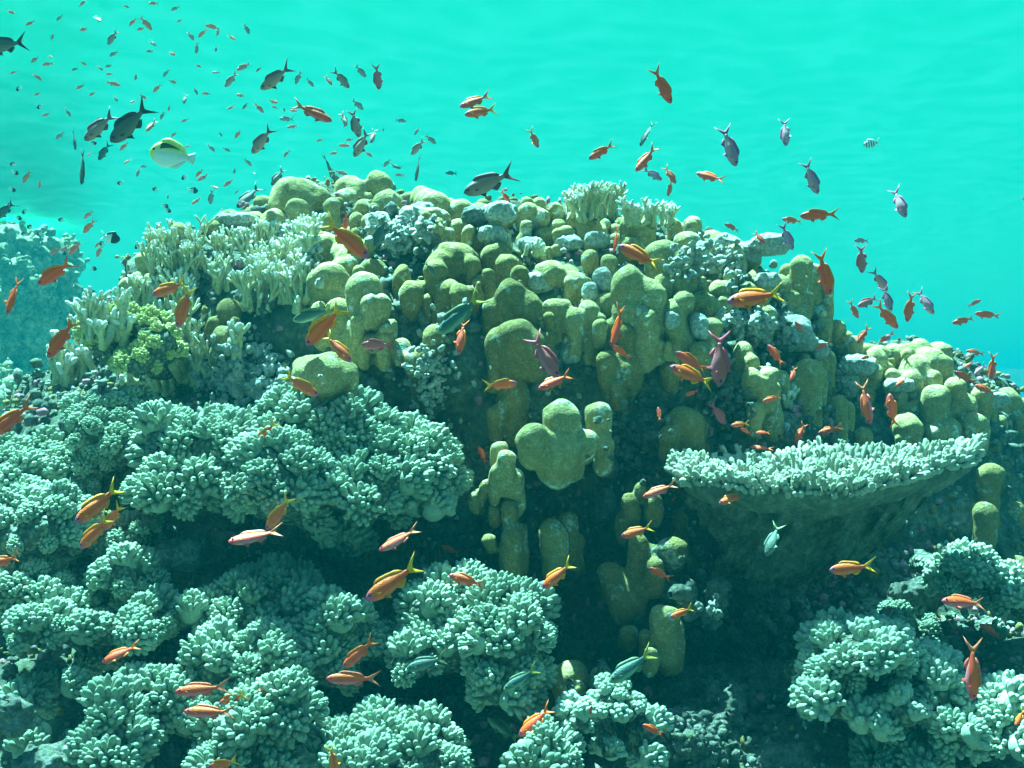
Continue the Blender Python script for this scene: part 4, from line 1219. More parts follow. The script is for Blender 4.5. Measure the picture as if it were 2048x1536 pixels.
def fish_parts(kind, bend):
    K = KINDS[kind]; d, w, fk = K['d'], K['w'], K['fork']
    r = {}
    r['body'] = body_arrays(d, w, bend)
    # tail: two swept lobes
    ro = d * .12
    sp_ = d * .5 + fk * .55
    P = []
    for u in np.linspace(-1, 1, 9):
        au = abs(u)
        tipx = -.84 - .16 * au ** 1.6; tz = u * sp_ * (.55 + .45 * au)
        P.append(((-.745, u * ro), (tipx, tz)))
    r['tail_fin'] = fin_split(P, .006, bend)
    zt = lambda x: body_profile(-x / .76, d)
    P = []
    for i, x in enumerate(np.linspace(-.20, -.66, 9)):
        h = [.035, .055, .055, .050, .048, .052, .058, .050, .012][i] * (d / .27)
        P.append(((x, zt(x) * .93 - .01), (x - .035, zt(x) - .01 + h)))
    r['dorsal_fin'] = fin_split(P, .005, bend)
    P = []
    for i, x in enumerate(np.linspace(-.47, -.64, 5)):
        h = [.02, .065, .06, .045, .012][i] * (d / .27)
        P.append(((x, -zt(x) * .93 - .01), (x - .04, -zt(x) - .01 - h)))
    r['anal_fin'] = fin_split(P, .005, bend)
    A = []
    for s in (-1, 1):
        P = []
        for i, q in enumerate(np.linspace(0, 1, 4)):
            P.append(((-.24 - .03 * q, -zt(-.26) * .9), (-.30 - .06 * q - .03 * (i == 1), -zt(-.26) - [.02, .085, .05, .01][i] * (d / .27))))
        V, Q = fin_split(P, .004)
        V[:, 1] += s * (.02 + .25 * np.abs(V[:, 2] + zt(-.26) * .9)); A.append((V, Q))
    r['pelvic_fin'] = A
    A = []
    for s in (-1, 1):
        P = []
        for i, q in enumerate(np.linspace(-1, 1, 5)):
            P.append(((-.19, -.01 + q * .012), (-.19 - [.03, .06, .08, .055, .03][i], -.04 + q * .026)))
        V, Q = fin_split(P, .003)
        V[:, 1] += s * (w * .43 + .22 * np.clip(-.19 - V[:, 0], 0, 1)); A.append((V, Q))
    r['pectoral_fin'] = A
    A = []
    er = d * .095
    for s in (-1, 1):
        u = np.linspace(0, np.pi, 6); v = np.linspace(0, 2 * np.pi, 8, endpoint=False)
        U, W_ = np.meshgrid(u, v, indexing='ij')
        S = np.stack([np.sin(U) * np.cos(W_), np.cos(U) * .6, np.sin(U) * np.sin(W_)], -1).reshape(-1, 3) * er + [-.085, s * w * .30, d * .10]
        i = np.arange(5)[:, None] * 8; j = np.arange(8)[None]; j2 = (j + 1) % 8
        A.append((S, np.stack([i + j, i + j2, i + 8 + j2, i + 8 + j], -1).reshape(-1, 4)))
    r['eye'] = A
    return r
PROTO = {}
def proto(kind, bend):
    key = (kind, bend)
    if key in PROTO: return PROTO[key]
    p = fish_parts(kind, bend)
    out = []
    V, Q, T = p['body']
    out.append(('body', mesh_np('fish_body', V, [Q, T], FM[kind]['body'])))
    for nm, mk in (('tail_fin', 'tail'), ('dorsal_fin', 'fin'), ('anal_fin', 'fin')):
        V, Q = p[nm]; out.append((nm, mesh_np('fish_' + nm, V, [Q], FM[kind][mk])))
    for nm, m in (('pelvic_fin', FM[kind]['fin']), ('pectoral_fin', FM[kind]['fin']), ('eye', M['eye'])):
        for V, Q in p[nm]: out.append((nm, mesh_np('fish_' + nm, V, [Q], m)))
    # one-mesh version for fish a few pixels long
    Vb, Qb, Tb = p['body']; n = len(Vb); Vs = [Vb]; Qs = [Qb]; mi = [np.zeros(len(Qb), int)]
    for nm, k in (('tail_fin', 1), ('dorsal_fin', 2), ('anal_fin', 2)):
        V, Q = p[nm]; Vs.append(V); Qs.append(Q + n); mi.append(np.full(len(Q), k)); n += len(V)
    one = mesh_np('small_fish', np.concatenate(Vs), [np.concatenate(Qs), Tb], [FM[kind]['body'], FM[kind]['tail'], FM[kind]['fin']], midx=np.concatenate(mi + [np.zeros(len(Tb), int)]))
    PROTO[key] = (out, one)
    return PROTO[key]

NAMES = {'orange': ('anthias', 'orange fish'), 'yellow': ('anthias', 'orange fish'), 'pink': ('anthias', 'orange fish'), 'purple': ('anthias', 'purple fish'),
         'violet': ('anthias', 'violet fish'), 'dark': ('dark_damselfish', 'dark fish'), 'grey': ('grey_anthias', 'grey fish'), 'wrasse': ('wrasse', 'green fish'),
         'silver': ('pale_fish', 'pale fish')}
NAMES['hazed_grey'] = NAMES['grey']; NAMES['hazed_orange'] = NAMES['orange']
LOOK = {'hazed_grey': 'grey-green fish', 'hazed_orange': 'haze-paled reddish fish', 'orange': 'orange fish', 'yellow': 'orange fish with yellow fins', 'pink': 'orange-red fish with a pale belly', 'purple': 'purplish pink fish',
        'violet': 'violet-grey fish', 'dark': 'dark slender fish', 'grey': 'grey-brown fish', 'wrasse': 'dark green fish', 'silver': 'pale blue-green fish'}
REAL = {'hazed_grey': .08, 'hazed_orange': .075, 'orange': .085, 'yellow': .09, 'pink': .09, 'purple': .10, 'violet': .09, 'dark': .11, 'grey': .10, 'wrasse': .11, 'silver': .07}
LMARK = [('the white and yellow butterflyfish', 342, 305), ('the summit of the reef', 740, 345), ('the crest thicket', 1200, 395), ('the table coral', 1640, 930),
         ('the big three-headed coral', 1120, 880), ('the largest cauliflower coral', 600, 930), ('the left white-tipped thicket', 385, 500),
         ('the yellow-green soft coral', 270, 670), ('the right end of the crest', 1840, 700), ('the right shoulder of the mound', 1600, 560),
         ('the distant outcrop', 40, 600), ('the large pale curly coral', 1780, 1370), ('the bottom left cauliflower corals', 430, 1420),
         ('the largest black-and-white fish', 222, 475), ('the top left corner', 0, 0), ('the pair of dark fish', 240, 245), ('the big dark-backed fish over the crest', 980, 362),
         ('the largest dome at mid reef', 1290, 590), ('the white rubble', 488, 750), ('the bottom centre finger corals', 1220, 1420)]
FISH = []          # (object, kind, cx, cy, L, head direction, own words)
def place_fish(nx, ny, tx, ty, kind, own=None, roll=None, yaw=None, Y=None, bend=None, small=None):
    px = math.hypot(tx - nx, ty - ny)
    i = len(FISH)
    g = random.Random(i * 7 + 13)
    yaw = g.uniform(-28, 28) if yaw is None else yaw
    roll = g.gauss(0, 14) if roll is None else roll
    Ln = REAL[kind] * g.uniform(.92, 1.08)
    px_true = px / math.cos(math.radians(yaw))
    D = Ln * F / px_true
    if px < 34: D = max(D, 6.5) * g.uniform(.9, 1.2)
    top = 768 - min(ny, ty)
    if top > 0: D = min(D, 1.72 * F / top)
    D = max(D, 1.55)
    if Y is not None: D = Y
    cx, cyy = (nx + tx) / 2, (ny + ty) / 2
    lim = min([hitY(x, y, 99) for x, y in ((nx, ny), (tx, ty), (cx, cyy), (cx + 8, cyy - 8), (cx - 8, cyy + 8))])
    D = min(D, lim - .10 - .03 * lim * .3)
    L = px_true * D / F
    a = at(nx, ny, D); b = at(tx, ty, D)
    f = (a - b)
    f = f.normalized()
    view = ((a + b) / 2).normalized()
    fw = (f * math.cos(math.radians(yaw)) + view * math.sin(math.radians(yaw))).normalized()
    up = (Vector((0, 0, 1)) - f * f.z)
    up = up - view * up.dot(view)
    if up.length < .25: up = view.cross(f) * (1 if g.random() < .5 else -1)
    up = (up - fw * up.dot(fw)).normalized()
    side = up.cross(fw).normalized()
    R = Matrix((fw, side, up)).transposed()
    R = R @ Matrix.Rotation(math.radians(roll), 3, 'X')
    nose = (a + b) / 2 + fw * L * .5
    bd = bend if bend is not None else [-.26, -.10, 0, .12, .28][g.randrange(5)]
    parts, one = proto(kind, bd)
    nm = NAMES[kind][0]
    Mx = Matrix.LocRotScale(nose, R.to_quaternion(), (L, L, L))
    sm = px < 36 if small is None else small
    if sm:
        o = bpy.data.objects.new(nm, one); COL.objects.link(o)
    else:
        o = bpy.data.objects.new(nm, None); COL.objects.link(o); o.empty_display_size = .1
        for pn, me in parts:
            c = bpy.data.objects.new(pn, me); COL.objects.link(c); c.parent = o
    o.matrix_world = Mx
    FISH.append((o, kind, cx, cyy, px, (nx - tx, ny - ty), own))
    return o

# nose x, nose y, tail x, tail y, kind, own label (None: made from what is near), extra
BIG = [
 (-32, 96, 55, 82, 'dark', 'dark fish cut off by the left edge near the top of the picture'),
 (169, 281, 230, 222, 'grey', 'dark grey fish on the left of the two large dark fish at upper left'),
 (222, 283, 304, 206, 'dark', 'largest black fish at upper left, nose down beside its grey companion'),
 (521, 178, 588, 133, 'grey', None), (663, 242, 583, 204, 'pink', 'reddish fish with a long pink tail above the summit, heading right'),
 (504, 307, 546, 252, 'grey', None), (699, 176, 664, 137, 'grey', None), (758, 178, 752, 127, 'purple', 'dark fish seen head-on with spread fins, above the summit'),
 (152, 301, 142, 256, 'dark', None, 75), (163, 370, 171, 296, 'dark', 'thin dark fish hanging nose down at left, under the two dark fish', 75), (197, 320, 219, 284, 'dark', None),
 (663, 356, 656, 305, 'dark', 'dark fish standing nose down just left of the summit', 75), (543, 371, 568, 334, 'grey', None), (474, 415, 521, 368, 'dark', 'dark fish half hidden behind the left end of the crest'),
 (-8, 436, 30, 404, 'dark', 'dark fish tail at the left edge, above the distant outcrop'), (718, 274, 703, 216, 'grey', None), (708, 314, 738, 258, 'grey', None),
 (832, 363, 836, 306, 'dark', 'black fish seen from above, hanging over the crest right of the summit', 80),
 (919, 214, 984, 188, 'orange', 'upper one of two overlapping orange fish in open water above the reef'), (929, 230, 998, 213, 'yellow', 'lower one of two overlapping orange fish in open water above the reef'),
 (928, 386, 1034, 342, 'grey', 'big dark-backed fish gliding over the crest, right of the summit'), (1020, 404, 1000, 380, 'orange', 'orange fish turning away on the crest under the big dark-backed fish'),
 (1077, 296, 1059, 257, 'yellow', None), (1178, 318, 1230, 286, 'orange', None), (1281, 292, 1300, 238, 'dark', None, 60),
 (738, 515, 650, 440, 'yellow', 'large orange fish with a bright yellow tail over the wide olive block'), (690, 462, 693, 424, 'orange', None),
 (750, 494, 772, 434, 'silver', 'blue-green fish nose down beside the white-crusted slope', None),
 (1342, 206, 1306, 132, 'orange', 'red fish nose down alone in open water, top right of the crest thicket'), (1271, 343, 1314, 291, 'orange', None), (1324, 360, 1285, 335, 'violet', None),
 (1352, 367, 1328, 330, 'orange', None), (1336, 393, 1342, 358, 'yellow', None), (1393, 346, 1451, 363, 'orange', None), (1472, 333, 1446, 246, 'violet', 'large violet-grey fish nose down in open water, right of the crest thicket'),
 (1572, 293, 1568, 233, 'violet', None), (1636, 388, 1608, 320, 'violet', None), (1812, 435, 1784, 372, 'violet', None), (1586, 500, 1561, 445, 'violet', None),
 (1600, 432, 1679, 426, 'orange', 'dark orange fish behind the small bright one, over the right shoulder'), (1564, 438, 1606, 443, 'yellow', 'small bright orange fish just left of the dark orange one'),
 (1449, 447, 1480, 463, 'orange', None), (1530, 488, 1508, 462, 'orange', None), (1660, 590, 1638, 498, 'orange', 'large dull red fish nose down at the right edge of the mound'),
 (1724, 546, 1722, 488, 'purple', None), (1709, 481, 1738, 481, 'purple', None), (1775, 583, 1744, 534, 'violet', None), (1783, 622, 1764, 570, 'violet', None), (1867, 629, 1837, 577, 'violet', None),
 (1814, 644, 1824, 582, 'orange', None), (1796, 657, 1750, 603, 'orange', None), (1717, 637, 1697, 602, 'orange', None), (1715, 613, 1760, 592, 'purple', None),
 (1905, 646, 1952, 636, 'orange', None), (1949, 626, 2006, 635, 'orange', None), (1961, 600, 1934, 613, 'orange', None), (2060, 408, 2042, 398, 'purple', 'tip of a pink fish at the right edge of the picture'),
 (1714, 687, 1740, 650, 'orange', None), (1757, 687, 1790, 663, 'orange', None), (1453, 604, 1576, 582, 'yellow', 'long orange fish with a yellow tail crossing the right part of the mound'),
 (1237, 491, 1324, 533, 'yellow', 'orange fish with a yellow tail heading left above the largest dome'), (1228, 504, 1236, 450, 'orange', 'thin red fish standing upright right of the bulbous tan head', 70),
 (1590, 643, 1607, 666, 'orange', None), (1632, 697, 1663, 683, 'orange', None),
 (1351, 704, 1418, 742, 'orange', 'orange fish heading left, upper one of a pair right of the hanging olive bulb'), (1339, 733, 1432, 768, 'yellow', 'orange fish with yellow fins, lower and longer of a pair heading left'),
 (1439, 772, 1438, 658, 'purple', 'upright reddish fish with a purple nose and yellow tail, among the columns'), (1536, 690, 1570, 732, 'orange', None), (1582, 763, 1590, 730, 'orange', None),
 (1722, 717, 1746, 712, 'orange', None), (1741, 848, 1721, 762, 'pink', 'long pink fish nose down above the table coral, left of another upright fish'), (1779, 787, 1788, 856, 'orange', 'orange fish swimming straight up beside the long pink one'),
 (1791, 772, 1817, 753, 'orange', None), (1525, 803, 1562, 791, 'orange', None), (1370, 791, 1399, 780, 'orange', None), (1450, 848, 1420, 803, 'purple', None), (1462, 851, 1499, 845, 'yellow', None),
 (1480, 856, 1504, 868, 'orange', None), (1511, 865, 1541, 865, 'orange', None), (1637, 866, 1686, 852, 'orange', None), (1590, 887, 1612, 843, 'orange', None), (1500, 893, 1548, 898, 'orange', 'thin red fish hiding behind the rim of the table coral', 60),
 (1438, 1007, 1495, 980, 'yellow', 'orange fish just under the left rim of the table coral'), (1533, 1112, 1556, 1042, 'silver', 'pale green fish nose down in front of the table coral stalk'),
 (1933, 702, 1972, 708, 'orange', None), (1981, 759, 1991, 705, 'orange', None), (1948, 750, 1974, 726, 'violet', None), (1909, 743, 1954, 767, 'orange', None), (1950, 771, 1996, 787, 'orange', None), (1928, 735, 1948, 724, 'orange', None),
 (75, 570, 151, 512, 'orange', 'large reddish fish in front of the distant outcrop, at left'), (15, 630, 33, 552, 'orange', 'thin red fish nose down at the left edge', 55), (96, 714, 151, 636, 'orange', 'large reddish fish nose down over the left slope'),
 (303, 590, 380, 562, 'yellow', 'orange fish with yellow fins below the left white-tipped thicket'), (355, 655, 381, 568, 'yellow', 'orange fish nose down beside the yellow-green soft coral'),
 (-18, 872, 62, 803, 'orange', 'large red fish cut off by the left edge, halfway down'), (511, 890, 554, 840, 'yellow', None), (636, 790, 563, 750, 'yellow', 'orange fish with purple face just above the largest cauliflower coral'),
 (585, 642, 674, 608, 'wrasse', 'dark green wrasse behind the big orange fish, left of centre'), (612, 692, 687, 598, 'yellow', 'big orange fish with a yellow tail in front of the dark green wrasse'),
 (702, 724, 648, 664, 'yellow', 'orange yellow-finned fish pointing down right under the dark green wrasse'), (876, 667, 965, 588, 'wrasse', 'blue-green wrasse with a yellow tail at the reef centre'),
 (918, 708, 926, 636, 'orange', None), (722, 690, 790, 690, 'purple', 'dull red fish with a rounded body facing left, left of centre'), (1116, 755, 1061, 666, 'purple', 'purple fish diving nose down in the centre of the reef'),
 (870, 550, 848, 524, 'silver', 'tiny pale blue fish in front of the shaded brown mass'), (1034, 766, 965, 772, 'yellow', 'orange fish facing right in front of the tall narrow brown lobe'), (1077, 778, 1145, 745, 'orange', 'orange fish with a raised tail, right of the one facing right'),
 (792, 844, 796, 814, 'orange', None), (1222, 693, 1257, 612, 'orange', 'slim orange fish nose down crossing another in front of the hanging olive bulb', 50), (1223, 690, 1264, 717, 'orange', None), (1316, 814, 1322, 844, 'orange', None),
 (459, 1083, 567, 1064, 'pink', 'orange fish with a white belly under the largest cauliflower coral, heading left'), (532, 1060, 584, 994, 'yellow', 'yellow-tailed orange fish rising behind the white-bellied one'),
 (759, 1100, 841, 1058, 'pink', 'slender orange fish with a pale belly under the right part of the largest cauliflower coral'), (881, 1092, 920, 1108, 'orange', None), (605, 1131, 615, 1146, 'orange', None),
 (733, 1199, 842, 1124, 'yellow', 'largest orange fish with bright yellow tail, low in the centre left'), (898, 1150, 971, 1172, 'orange', None), (1084, 1177, 1148, 1122, 'yellow', 'orange fish with yellow tail under the egg-shaped column'),
 (956, 892, 974, 928, 'orange', None), (1286, 994, 1356, 966, 'pink', 'pinkish orange fish just left of the table coral rim'), (1242, 1073, 1308, 1052, 'yellow', 'arched orange fish above the crooked V of brown lobes'),
 (1298, 1136, 1345, 1160, 'orange', None), (1339, 1236, 1388, 1214, 'yellow', None), (1344, 1002, 1352, 992, 'orange', None), (1657, 1141, 1747, 1130, 'yellow', 'orange fish with a spread yellow tail in the dark below the table coral'),
 (1880, 1202, 1988, 1202, 'pink', 'long orange fish with a pale belly at the right, below the table coral'), (1876, 1237, 1920, 1267, 'orange', None), (1958, 1247, 2002, 1272, 'orange', None),
 (1946, 1402, 1944, 1280, 'pink', 'long red fish hanging nose down in the lower right'), (2030, 1452, 2052, 1418, 'yellow', 'yellow-orange fish cut off by the right edge near the bottom'), (1769, 1229, 1786, 1213, 'purple', None),
 (205, 1325, 274, 1283, 'orange', None), (352, 1384, 459, 1372, 'pink', 'orange fish with a white belly at lower left, upper of two long ones'), (436, 1409, 498, 1383, 'yellow', 'small yellow-tailed orange fish between the two long white-bellied ones'),
 (515, 1385, 567, 1359, 'orange', None), (369, 1423, 473, 1424, 'pink', 'orange fish with a white belly at lower left, lower of two long ones'), (415, 1535, 479, 1519, 'yellow', 'orange fish cut off by the bottom edge, left part'),
 (674, 1548, 660, 1488, 'yellow', 'yellow fish nose down at the bottom edge left of centre'), (-30, 1131, 46, 1112, 'orange', 'orange fish tail at the left edge beside the bright yellowish coral'),
 (154, 1043, 240, 970, 'yellow', 'uppermost of three overlapping yellow-tailed orange fish at left'), (159, 1098, 222, 1028, 'yellow', 'lowest of three overlapping yellow-tailed orange fish at left'), (204, 1062, 247, 1003, 'yellow', 'middle of three overlapping yellow-tailed orange fish at left, half hidden'),
 (687, 1334, 751, 1276, 'orange', None), (653, 1357, 763, 1357, 'pink', 'long orange fish with white belly in front of the lower cauliflower corals'), (813, 1338, 896, 1314, 'silver', 'pale striped green fish over the cauliflower coral right of bottom centre'),
 (1008, 1380, 1078, 1334, 'wrasse', 'thin green fish sloping over the right side of the bottom cauliflower coral'), (974, 1435, 1050, 1482, 'wrasse', 'dark green fish in the black gap at the bottom, heading up left'),
 (1037, 1473, 1103, 1410, 'orange', 'orange fish nose down at the bottom, right of the black gap'), (1179, 1429, 1187, 1404, 'orange', None), (1219, 1364, 1310, 1300, 'wrasse', 'dark green wrasse with a yellow tail above the white finger corals'),
 (1285, 1449, 1329, 1470, 'orange', 'small red fish over the bright curly coral at the bottom'),
]
for f in BIG:
    rl = f[6] if len(f) > 6 else None
    place_fish(*f[:5], own=f[5], roll=rl, yaw=(random.Random(int(f[0] + 999)).uniform(-14, 14)))

S1 = """85,80,35,58,o 150,148,205,120,o 500,5,455,42,o 755,45,720,30,o 870,18,930,20,o 595,130,545,85,g 630,262,688,175,g 755,150,800,105,o 885,170,820,100,o
800,175,855,160,o 465,178,525,165,o 1035,130,1065,115,o 915,268,870,235,g 855,300,900,300,g 1135,235,1095,180,g 1160,220,1210,165,o 1205,148,1290,165,o 1270,210,1278,165,g
1380,235,1335,205,o 1148,312,1150,250,g 1262,305,1265,270,g 1460,200,1425,135,g 1030,322,975,305,o 180,365,230,330,g 245,378,310,372,o 310,340,280,320,o 505,380,470,362,o
600,410,570,382,g 615,392,660,380,g 620,435,665,432,o 240,468,195,430,o 700,498,620,480,o 445,520,495,495,o 790,470,800,425,g 955,450,990,405,g 1180,395,1140,375,o
1240,425,1290,420,g 1385,410,1470,368,o 1315,508,1395,425,g 1030,485,985,470,o 895,540,945,490,o 1155,555,1135,510,g 1185,545,1235,550,o 1075,610,1090,545,g 860,580,815,552,o
690,595,660,560,g 985,650,995,615,o 245,680,298,660,o 412,680,385,635,g 1060,715,1105,695,o 855,768,915,705,o 325,815,375,775,g 700,880,755,830,o 725,960,765,925,o
510,910,540,890,o 800,1035,818,985,g 820,975,865,975,g 135,1070,180,995,o 228,1105,240,1050,o 1155,1055,1220,1020,o 1145,1035,1190,985,o 1280,1105,1235,1088,o
1310,1090,1365,1050,o 1120,1195,1175,1155,o 1230,1195,1240,1110,g 1375,1135,1395,1110,o 980,1165,988,1130,g 490,1280,548,1230,o 485,1365,560,1285,o 290,1490,355,1445,o
350,1485,410,1430,o 400,1490,485,1410,o 555,1450,590,1410,o 565,1505,600,1430,o 1255,885,1215,845,g 1345,885,1305,865,g 1300,800,1280,770,g 1470,970,1430,925,g
1495,1020,1480,1005,o 1380,552,1440,565,o 1545,660,1485,600,o 1630,600,1570,590,o 1590,625,1635,630,o 1635,695,1720,695,g 1665,655,1660,625,g 1740,650,1690,645,o 1680,745,1745,735,o
1375,810,1415,755,o 1660,920,1695,875,o 1370,1020,1375,980,g 1730,490,1760,415,g 1835,505,1790,460,g 1945,500,1900,440,o 1930,900,1985,890,o 2045,850,1985,850,o 1850,825,1895,815,o
2010,745,2035,715,o 2030,710,1995,660,g 1560,480,1600,450,o 640,330,690,300,g 90,250,140,240,o 1000,60,1050,40,g 330,120,370,90,g 1500,420,1530,390,g 1420,640,1450,600,g 560,700,600,690,o
200,560,240,540,o 1000,800,1040,770,o 1080,860,1120,850,o 1330,640,1370,620,o 420,410,460,400,g 60,430,100,420,o 940,700,960,650,g 520,560,560,540,o 760,600,800,590,o 310,200,300,240,g"""
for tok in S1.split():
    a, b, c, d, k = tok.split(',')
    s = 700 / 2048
    place_fish(float(a) * s, float(b) * s, float(c) * s, float(d) * s, 'hazed_orange' if k == 'o' else 'hazed_grey', small=True)
S2 = """385,450,320,380,g 370,640,300,580,g 275,740,240,655,g 415,840,440,745,g 490,770,485,745,o 620,710,555,700,g 670,790,700,745,g 650,905,732,812,g 795,840,730,790,g
225,850,290,858,o 175,900,230,890,o 425,917,372,885,o 268,820,312,815,o 490,975,532,928,g 590,985,525,960,s 850,1010,925,1015,s 275,1020,205,1000,o 555,1020,612,1032,o 560,980,600,975,o"""
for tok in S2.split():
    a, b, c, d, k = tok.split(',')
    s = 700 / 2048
    place_fish(600 + float(a) * s, float(b) * s, 600 + float(c) * s, float(d) * s, {'o': 'hazed_orange', 'g': 'hazed_grey', 's': 'silver'}[k], small=True)

# black and white damselfish (front black, back white)
def half_fish(x, y, px, ang, own, Y=None):
    d = .52
    V, Q, T = body_arrays(d, .16, 0, 14, 12)
    n = len(V)
    ctr = V[Q].mean(1)[:, 0]; ct = V[T].mean(1)[:, 0]
    K = dict(KINDS['dark'])
    KINDS['_h'] = dict(K, d=d, w=.16, fork=.05)
    p = fish_parts('_h', 0)
    root = empty('half_black_damselfish')
    front = ctr > -.40; fr = ct > -.40
    me = mesh_np('damsel_body', V, [Q, T], [M['half_dark'], M['half_white']], midx=np.concatenate([np.where(front, 0, 1), np.where(fr, 0, 1)]))
    obj('body', me, root)
    for nm, m in (('tail_fin', 'half_white'), ('dorsal_fin', 'half_dark'), ('anal_fin', 'half_white')):
        VV, QQ = p[nm]; obj(nm, mesh_np('damsel_' + nm, VV, [QQ], M[m]), root)
    L = .06
    D = min((L * F / px) if Y is None else Y, hitY(x, y, 99) - .2); L = px * D / F
    a = math.radians(ang)
    fw = Vector((math.cos(a), .15, math.sin(a))).normalized()
    up = (Vector((0, 0, 1)) - fw * fw.z).normalized(); sd = up.cross(fw)
    root.matrix_world = Matrix.LocRotScale(at(x, y, D) + fw * L * .5, Matrix((fw, sd, up)).transposed().to_quaternion(), (L, L, L))
    props(root, own, 'black white fish', 'half black, half white damselfish')
    return root
hf = half_fish(220, 475, 40, -12, 'largest black and white damselfish, above the left slope, facing right')
HS = [(38, 177), (80, 214), (26, 329), (24, 379), (50, 423), (36, 436), (123, 440), (79, 467), (241, 366), (311, 379), (369, 355), (385, 381), (186, 287), (335, 421), (48, 469), (186, 537), (184, 585), (275, 493), (205, 487), (60, 455), (30, 345), (125, 505), (330, 412), (20, 410)]
hk = list(hf.children)
for i, (x, y) in enumerate(HS):
    o = hf.copy(); COL.objects.link(o)
    for c in hk:
        cc = c.copy(); COL.objects.link(cc); cc.parent = o
    px = 15 if (x, y) != (385, 381) else 22
    D = 6.5; L = px * D / F
    g = random.Random(i + 500); a = math.radians(g.choice([0, 180]) + g.uniform(-30, 30))
    fw = Vector((math.cos(a), .2, math.sin(a))).normalized(); up = (Vector((0, 0, 1)) - fw * fw.z).normalized(); sd = up.cross(fw)
    o.matrix_world = Matrix.LocRotScale(at(x, y, D) + fw * L * .5, Matrix((fw, sd, up)).transposed().to_quaternion(), (L, L, L))
    FISH.append((o, 'half', x, y, px, (math.cos(a), -math.sin(a)), None))
LOOK['half'] = 'black and white damselfish'; NAMES['half'] = ('half_black_damselfish', 'black white fish')

# butterflyfish
def butterfly():
    D = 2.5; px = 88; L = px / F * D
    root = empty('butterflyfish')
    V, Q, T = body_arrays(.60, .15, 0, 24, 20, L=.86)
    obj('body', mesh_np('butterfly_body', V, [Q, T], M['bf_body']), root)
    prof = lambda x: body_profile(-x / .86, .60)
    P = [((x, prof(x) * .9), (x - .02, prof(x) + h)) for x, h in zip(np.linspace(-.14, -.80, 10), [.02, .05, .07, .08, .08, .08, .09, .10, .08, .01])]
    V, Q = fin_split(P, .008, 0, .86); obj('dorsal_fin', mesh_np('bf_dorsal', V, [Q], M['bf_fin']), root)
    P = [((x, -prof(x) * .9), (x - .02, -prof(x) - h)) for x, h in zip(np.linspace(-.48, -.80, 6), [.01, .06, .09, .09, .06, .01])]
    V, Q = fin_split(P, .008, 0, .86); obj('anal_fin', mesh_np('bf_anal', V, [Q], M['bf_tail']), root)
    P = [((-.84, u * .07), (-1.0 - .02 * (1 - abs(u)), u * .15)) for u in np.linspace(-1, 1, 5)]
    V, Q = fin_split(P, .008, 0, .86); obj('tail_fin', mesh_np('bf_tail', V, [Q], M['bf_tail']), root)
    for s in (-1, 1):      # dark saddle behind the head
        xs = np.linspace(-.22, -.66, 9)
        P = []
        for i, x in enumerate(xs):
            zt = prof(x) * .80; zb = prof(x) * (.30 + .42 * i / 8)
            P.append((x, zb, zt))
        A = []
        for x, zb, zt in P:
            for q in np.linspace(0, 1, 4):
                z = zb + (zt - zb) * q
                w = .075 * min(1, (prof(x) / .30) ** .9) * math.sqrt(max(.02, 1 - (z / prof(x)) ** 2)) + .006
                A.append([x, s * w, z])
        i = np.arange(8)[:, None] * 4; j = np.arange(3)[None]
        Q = np.stack([i + j, i + j + 1, i + 5 + j, i + 4 + j], -1).reshape(-1, 4)
        if s > 0: Q = Q[:, ::-1]
        obj('dark_saddle', mesh_np('bf_saddle', np.array(A), [Q], M['bf_band']), root)
    er = .035
    for s in (-1, 1):
        u = np.linspace(0, np.pi, 6); v = np.linspace(0, 2 * np.pi, 8, endpoint=False); U, W_ = np.meshgrid(u, v, indexing='ij')
        S = np.stack([np.sin(U) * np.cos(W_), np.cos(U) * .6, np.sin(U) * np.sin(W_)], -1).reshape(-1, 3) * er + [-.085, s * .040, .06]
        i = np.arange(5)[:, None] * 8; j = np.arange(8)[None]; j2 = (j + 1) % 8
        obj('eye', mesh_np('bf_eye', S, [np.stack([i + j, i + j2, i + 8 + j2, i + 8 + j], -1).reshape(-1, 4)], M['eye']), root)
    fw = Vector((-.97, -.12, .16)).normalized(); up = (Vector((0, 0, 1)) - fw * fw.z).normalized(); sd = up.cross(fw)
    root.matrix_world = Matrix.LocRotScale(at(300, 302, D), Matrix((fw, sd, up)).transposed().to_quaternion(), (L, L, L * 1.0))
    props(root, 'white butterflyfish with yellow face and dark back patch in open water at upper left', 'butterflyfish')
butterfly()
# striped sergeant
def sergeant():
    V, Q, T = body_arrays(.46, .15, 0, 16, 12)
    KINDS['_s'] = dict(KINDS['dark'], d=.46, w=.15, fork=.12)
    p = fish_parts('_s', 0); root = empty('striped_damselfish')
    obj('body', mesh_np('sergeant_body', V, [Q, T], M['striped']), root)
    for nm in ('tail_fin', 'dorsal_fin', 'anal_fin'):
        VV, QQ = p[nm]; obj(nm, mesh_np('sergeant_fin', VV, [QQ], M['half_white']), root)
    D = 5.5; L = 34 / F * D
    fw = Vector((-.98, .1, -.18)).normalized(); up = (Vector((0, 0, 1)) - fw * fw.z).normalized(); sd = up.cross(fw)
    root.matrix_world = Matrix.LocRotScale(at(1727, 290, D), Matrix((fw, sd, up)).transposed().to_quaternion(), (L, L, L))
    props(root, 'small pale fish with dark vertical bars, alone in open water at the upper right', 'striped fish')
sergeant()

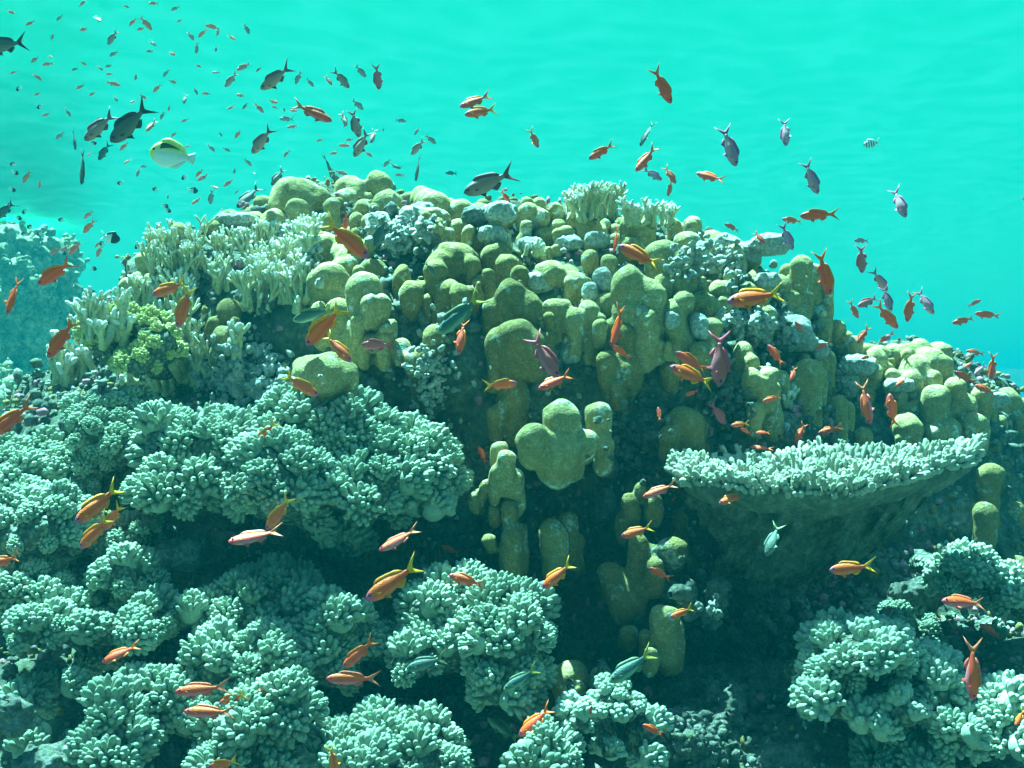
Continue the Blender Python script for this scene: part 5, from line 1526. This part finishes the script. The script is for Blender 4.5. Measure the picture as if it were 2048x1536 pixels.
# ---- labels: own words, or what is near; ordinals keep look-alikes apart
def heading(v):
    dx, dy = v
    if abs(dy) > 1.7 * abs(dx): return 'nose down' if dy > 0 else 'nose up'
    s = 'left' if dx < 0 else 'right'
    if abs(dy) > .6 * abs(dx): return ('diving ' if dy > 0 else 'rising ') + s
    return 'facing ' + s
ORD = ['first', 'second', 'third', 'fourth', 'fifth', 'sixth', 'seventh', 'eighth', 'ninth', 'tenth', 'eleventh', 'twelfth', 'thirteenth', 'fourteenth', 'fifteenth', 'sixteenth']
buck = {}
for rec in FISH:
    o, kind, cx, cyy, px, v, own = rec
    o['category'] = NAMES[kind][1]
    if px < 36: o['group'] = 'small fish of the loose school in the upper left' if cx < 900 and cyy < 560 else 'small fish scattered over the reef'
    else: o['group'] = {'orange': 'orange fish swarming over the reef', 'yellow': 'orange fish swarming over the reef', 'pink': 'orange fish swarming over the reef'}.get(kind, 'darker fish among the orange ones')
    if kind == 'half': o['group'] = 'half black, half white damselfish'
    if own: o['label'] = own; continue
    nm, lx, ly = min(LMARK, key=lambda l: (l[1] - cx) ** 2 + (l[2] - cyy) ** 2)
    dx, dy = cx - lx, cyy - ly
    if math.hypot(dx, dy) < 36: rel = 'beside'
    elif abs(dx) > 1.2 * abs(dy): rel = 'left of' if dx < 0 else 'right of'
    else: rel = 'above' if dy < 0 else 'below'
    size = 'tiny ' if px < 20 else 'small ' if px < 45 else ''
    look = LOOK[kind]
    if px < 45 and kind in ('yellow', 'pink'): look = 'orange fish'
    base = f'{size}{look} {heading(v)}, {rel} {nm}'
    buck.setdefault(base, []).append((cx, cyy, o))
for base, L in buck.items():
    if len(L) == 1: L[0][2]['label'] = base; continue
    L.sort(key=lambda r: r[0])
    for i, (_, _, o) in enumerate(L):
        w = 'leftmost' if i == 0 else 'rightmost' if i == len(L) - 1 else ORD[i]
        o['label'] = f'{w}, {base}' if i in (0, len(L) - 1) else f'{w}, {base}'
print('fish', len(FISH), 'long', [o['label'] for o, *_ in FISH if len(o['label'].split()) > 16])
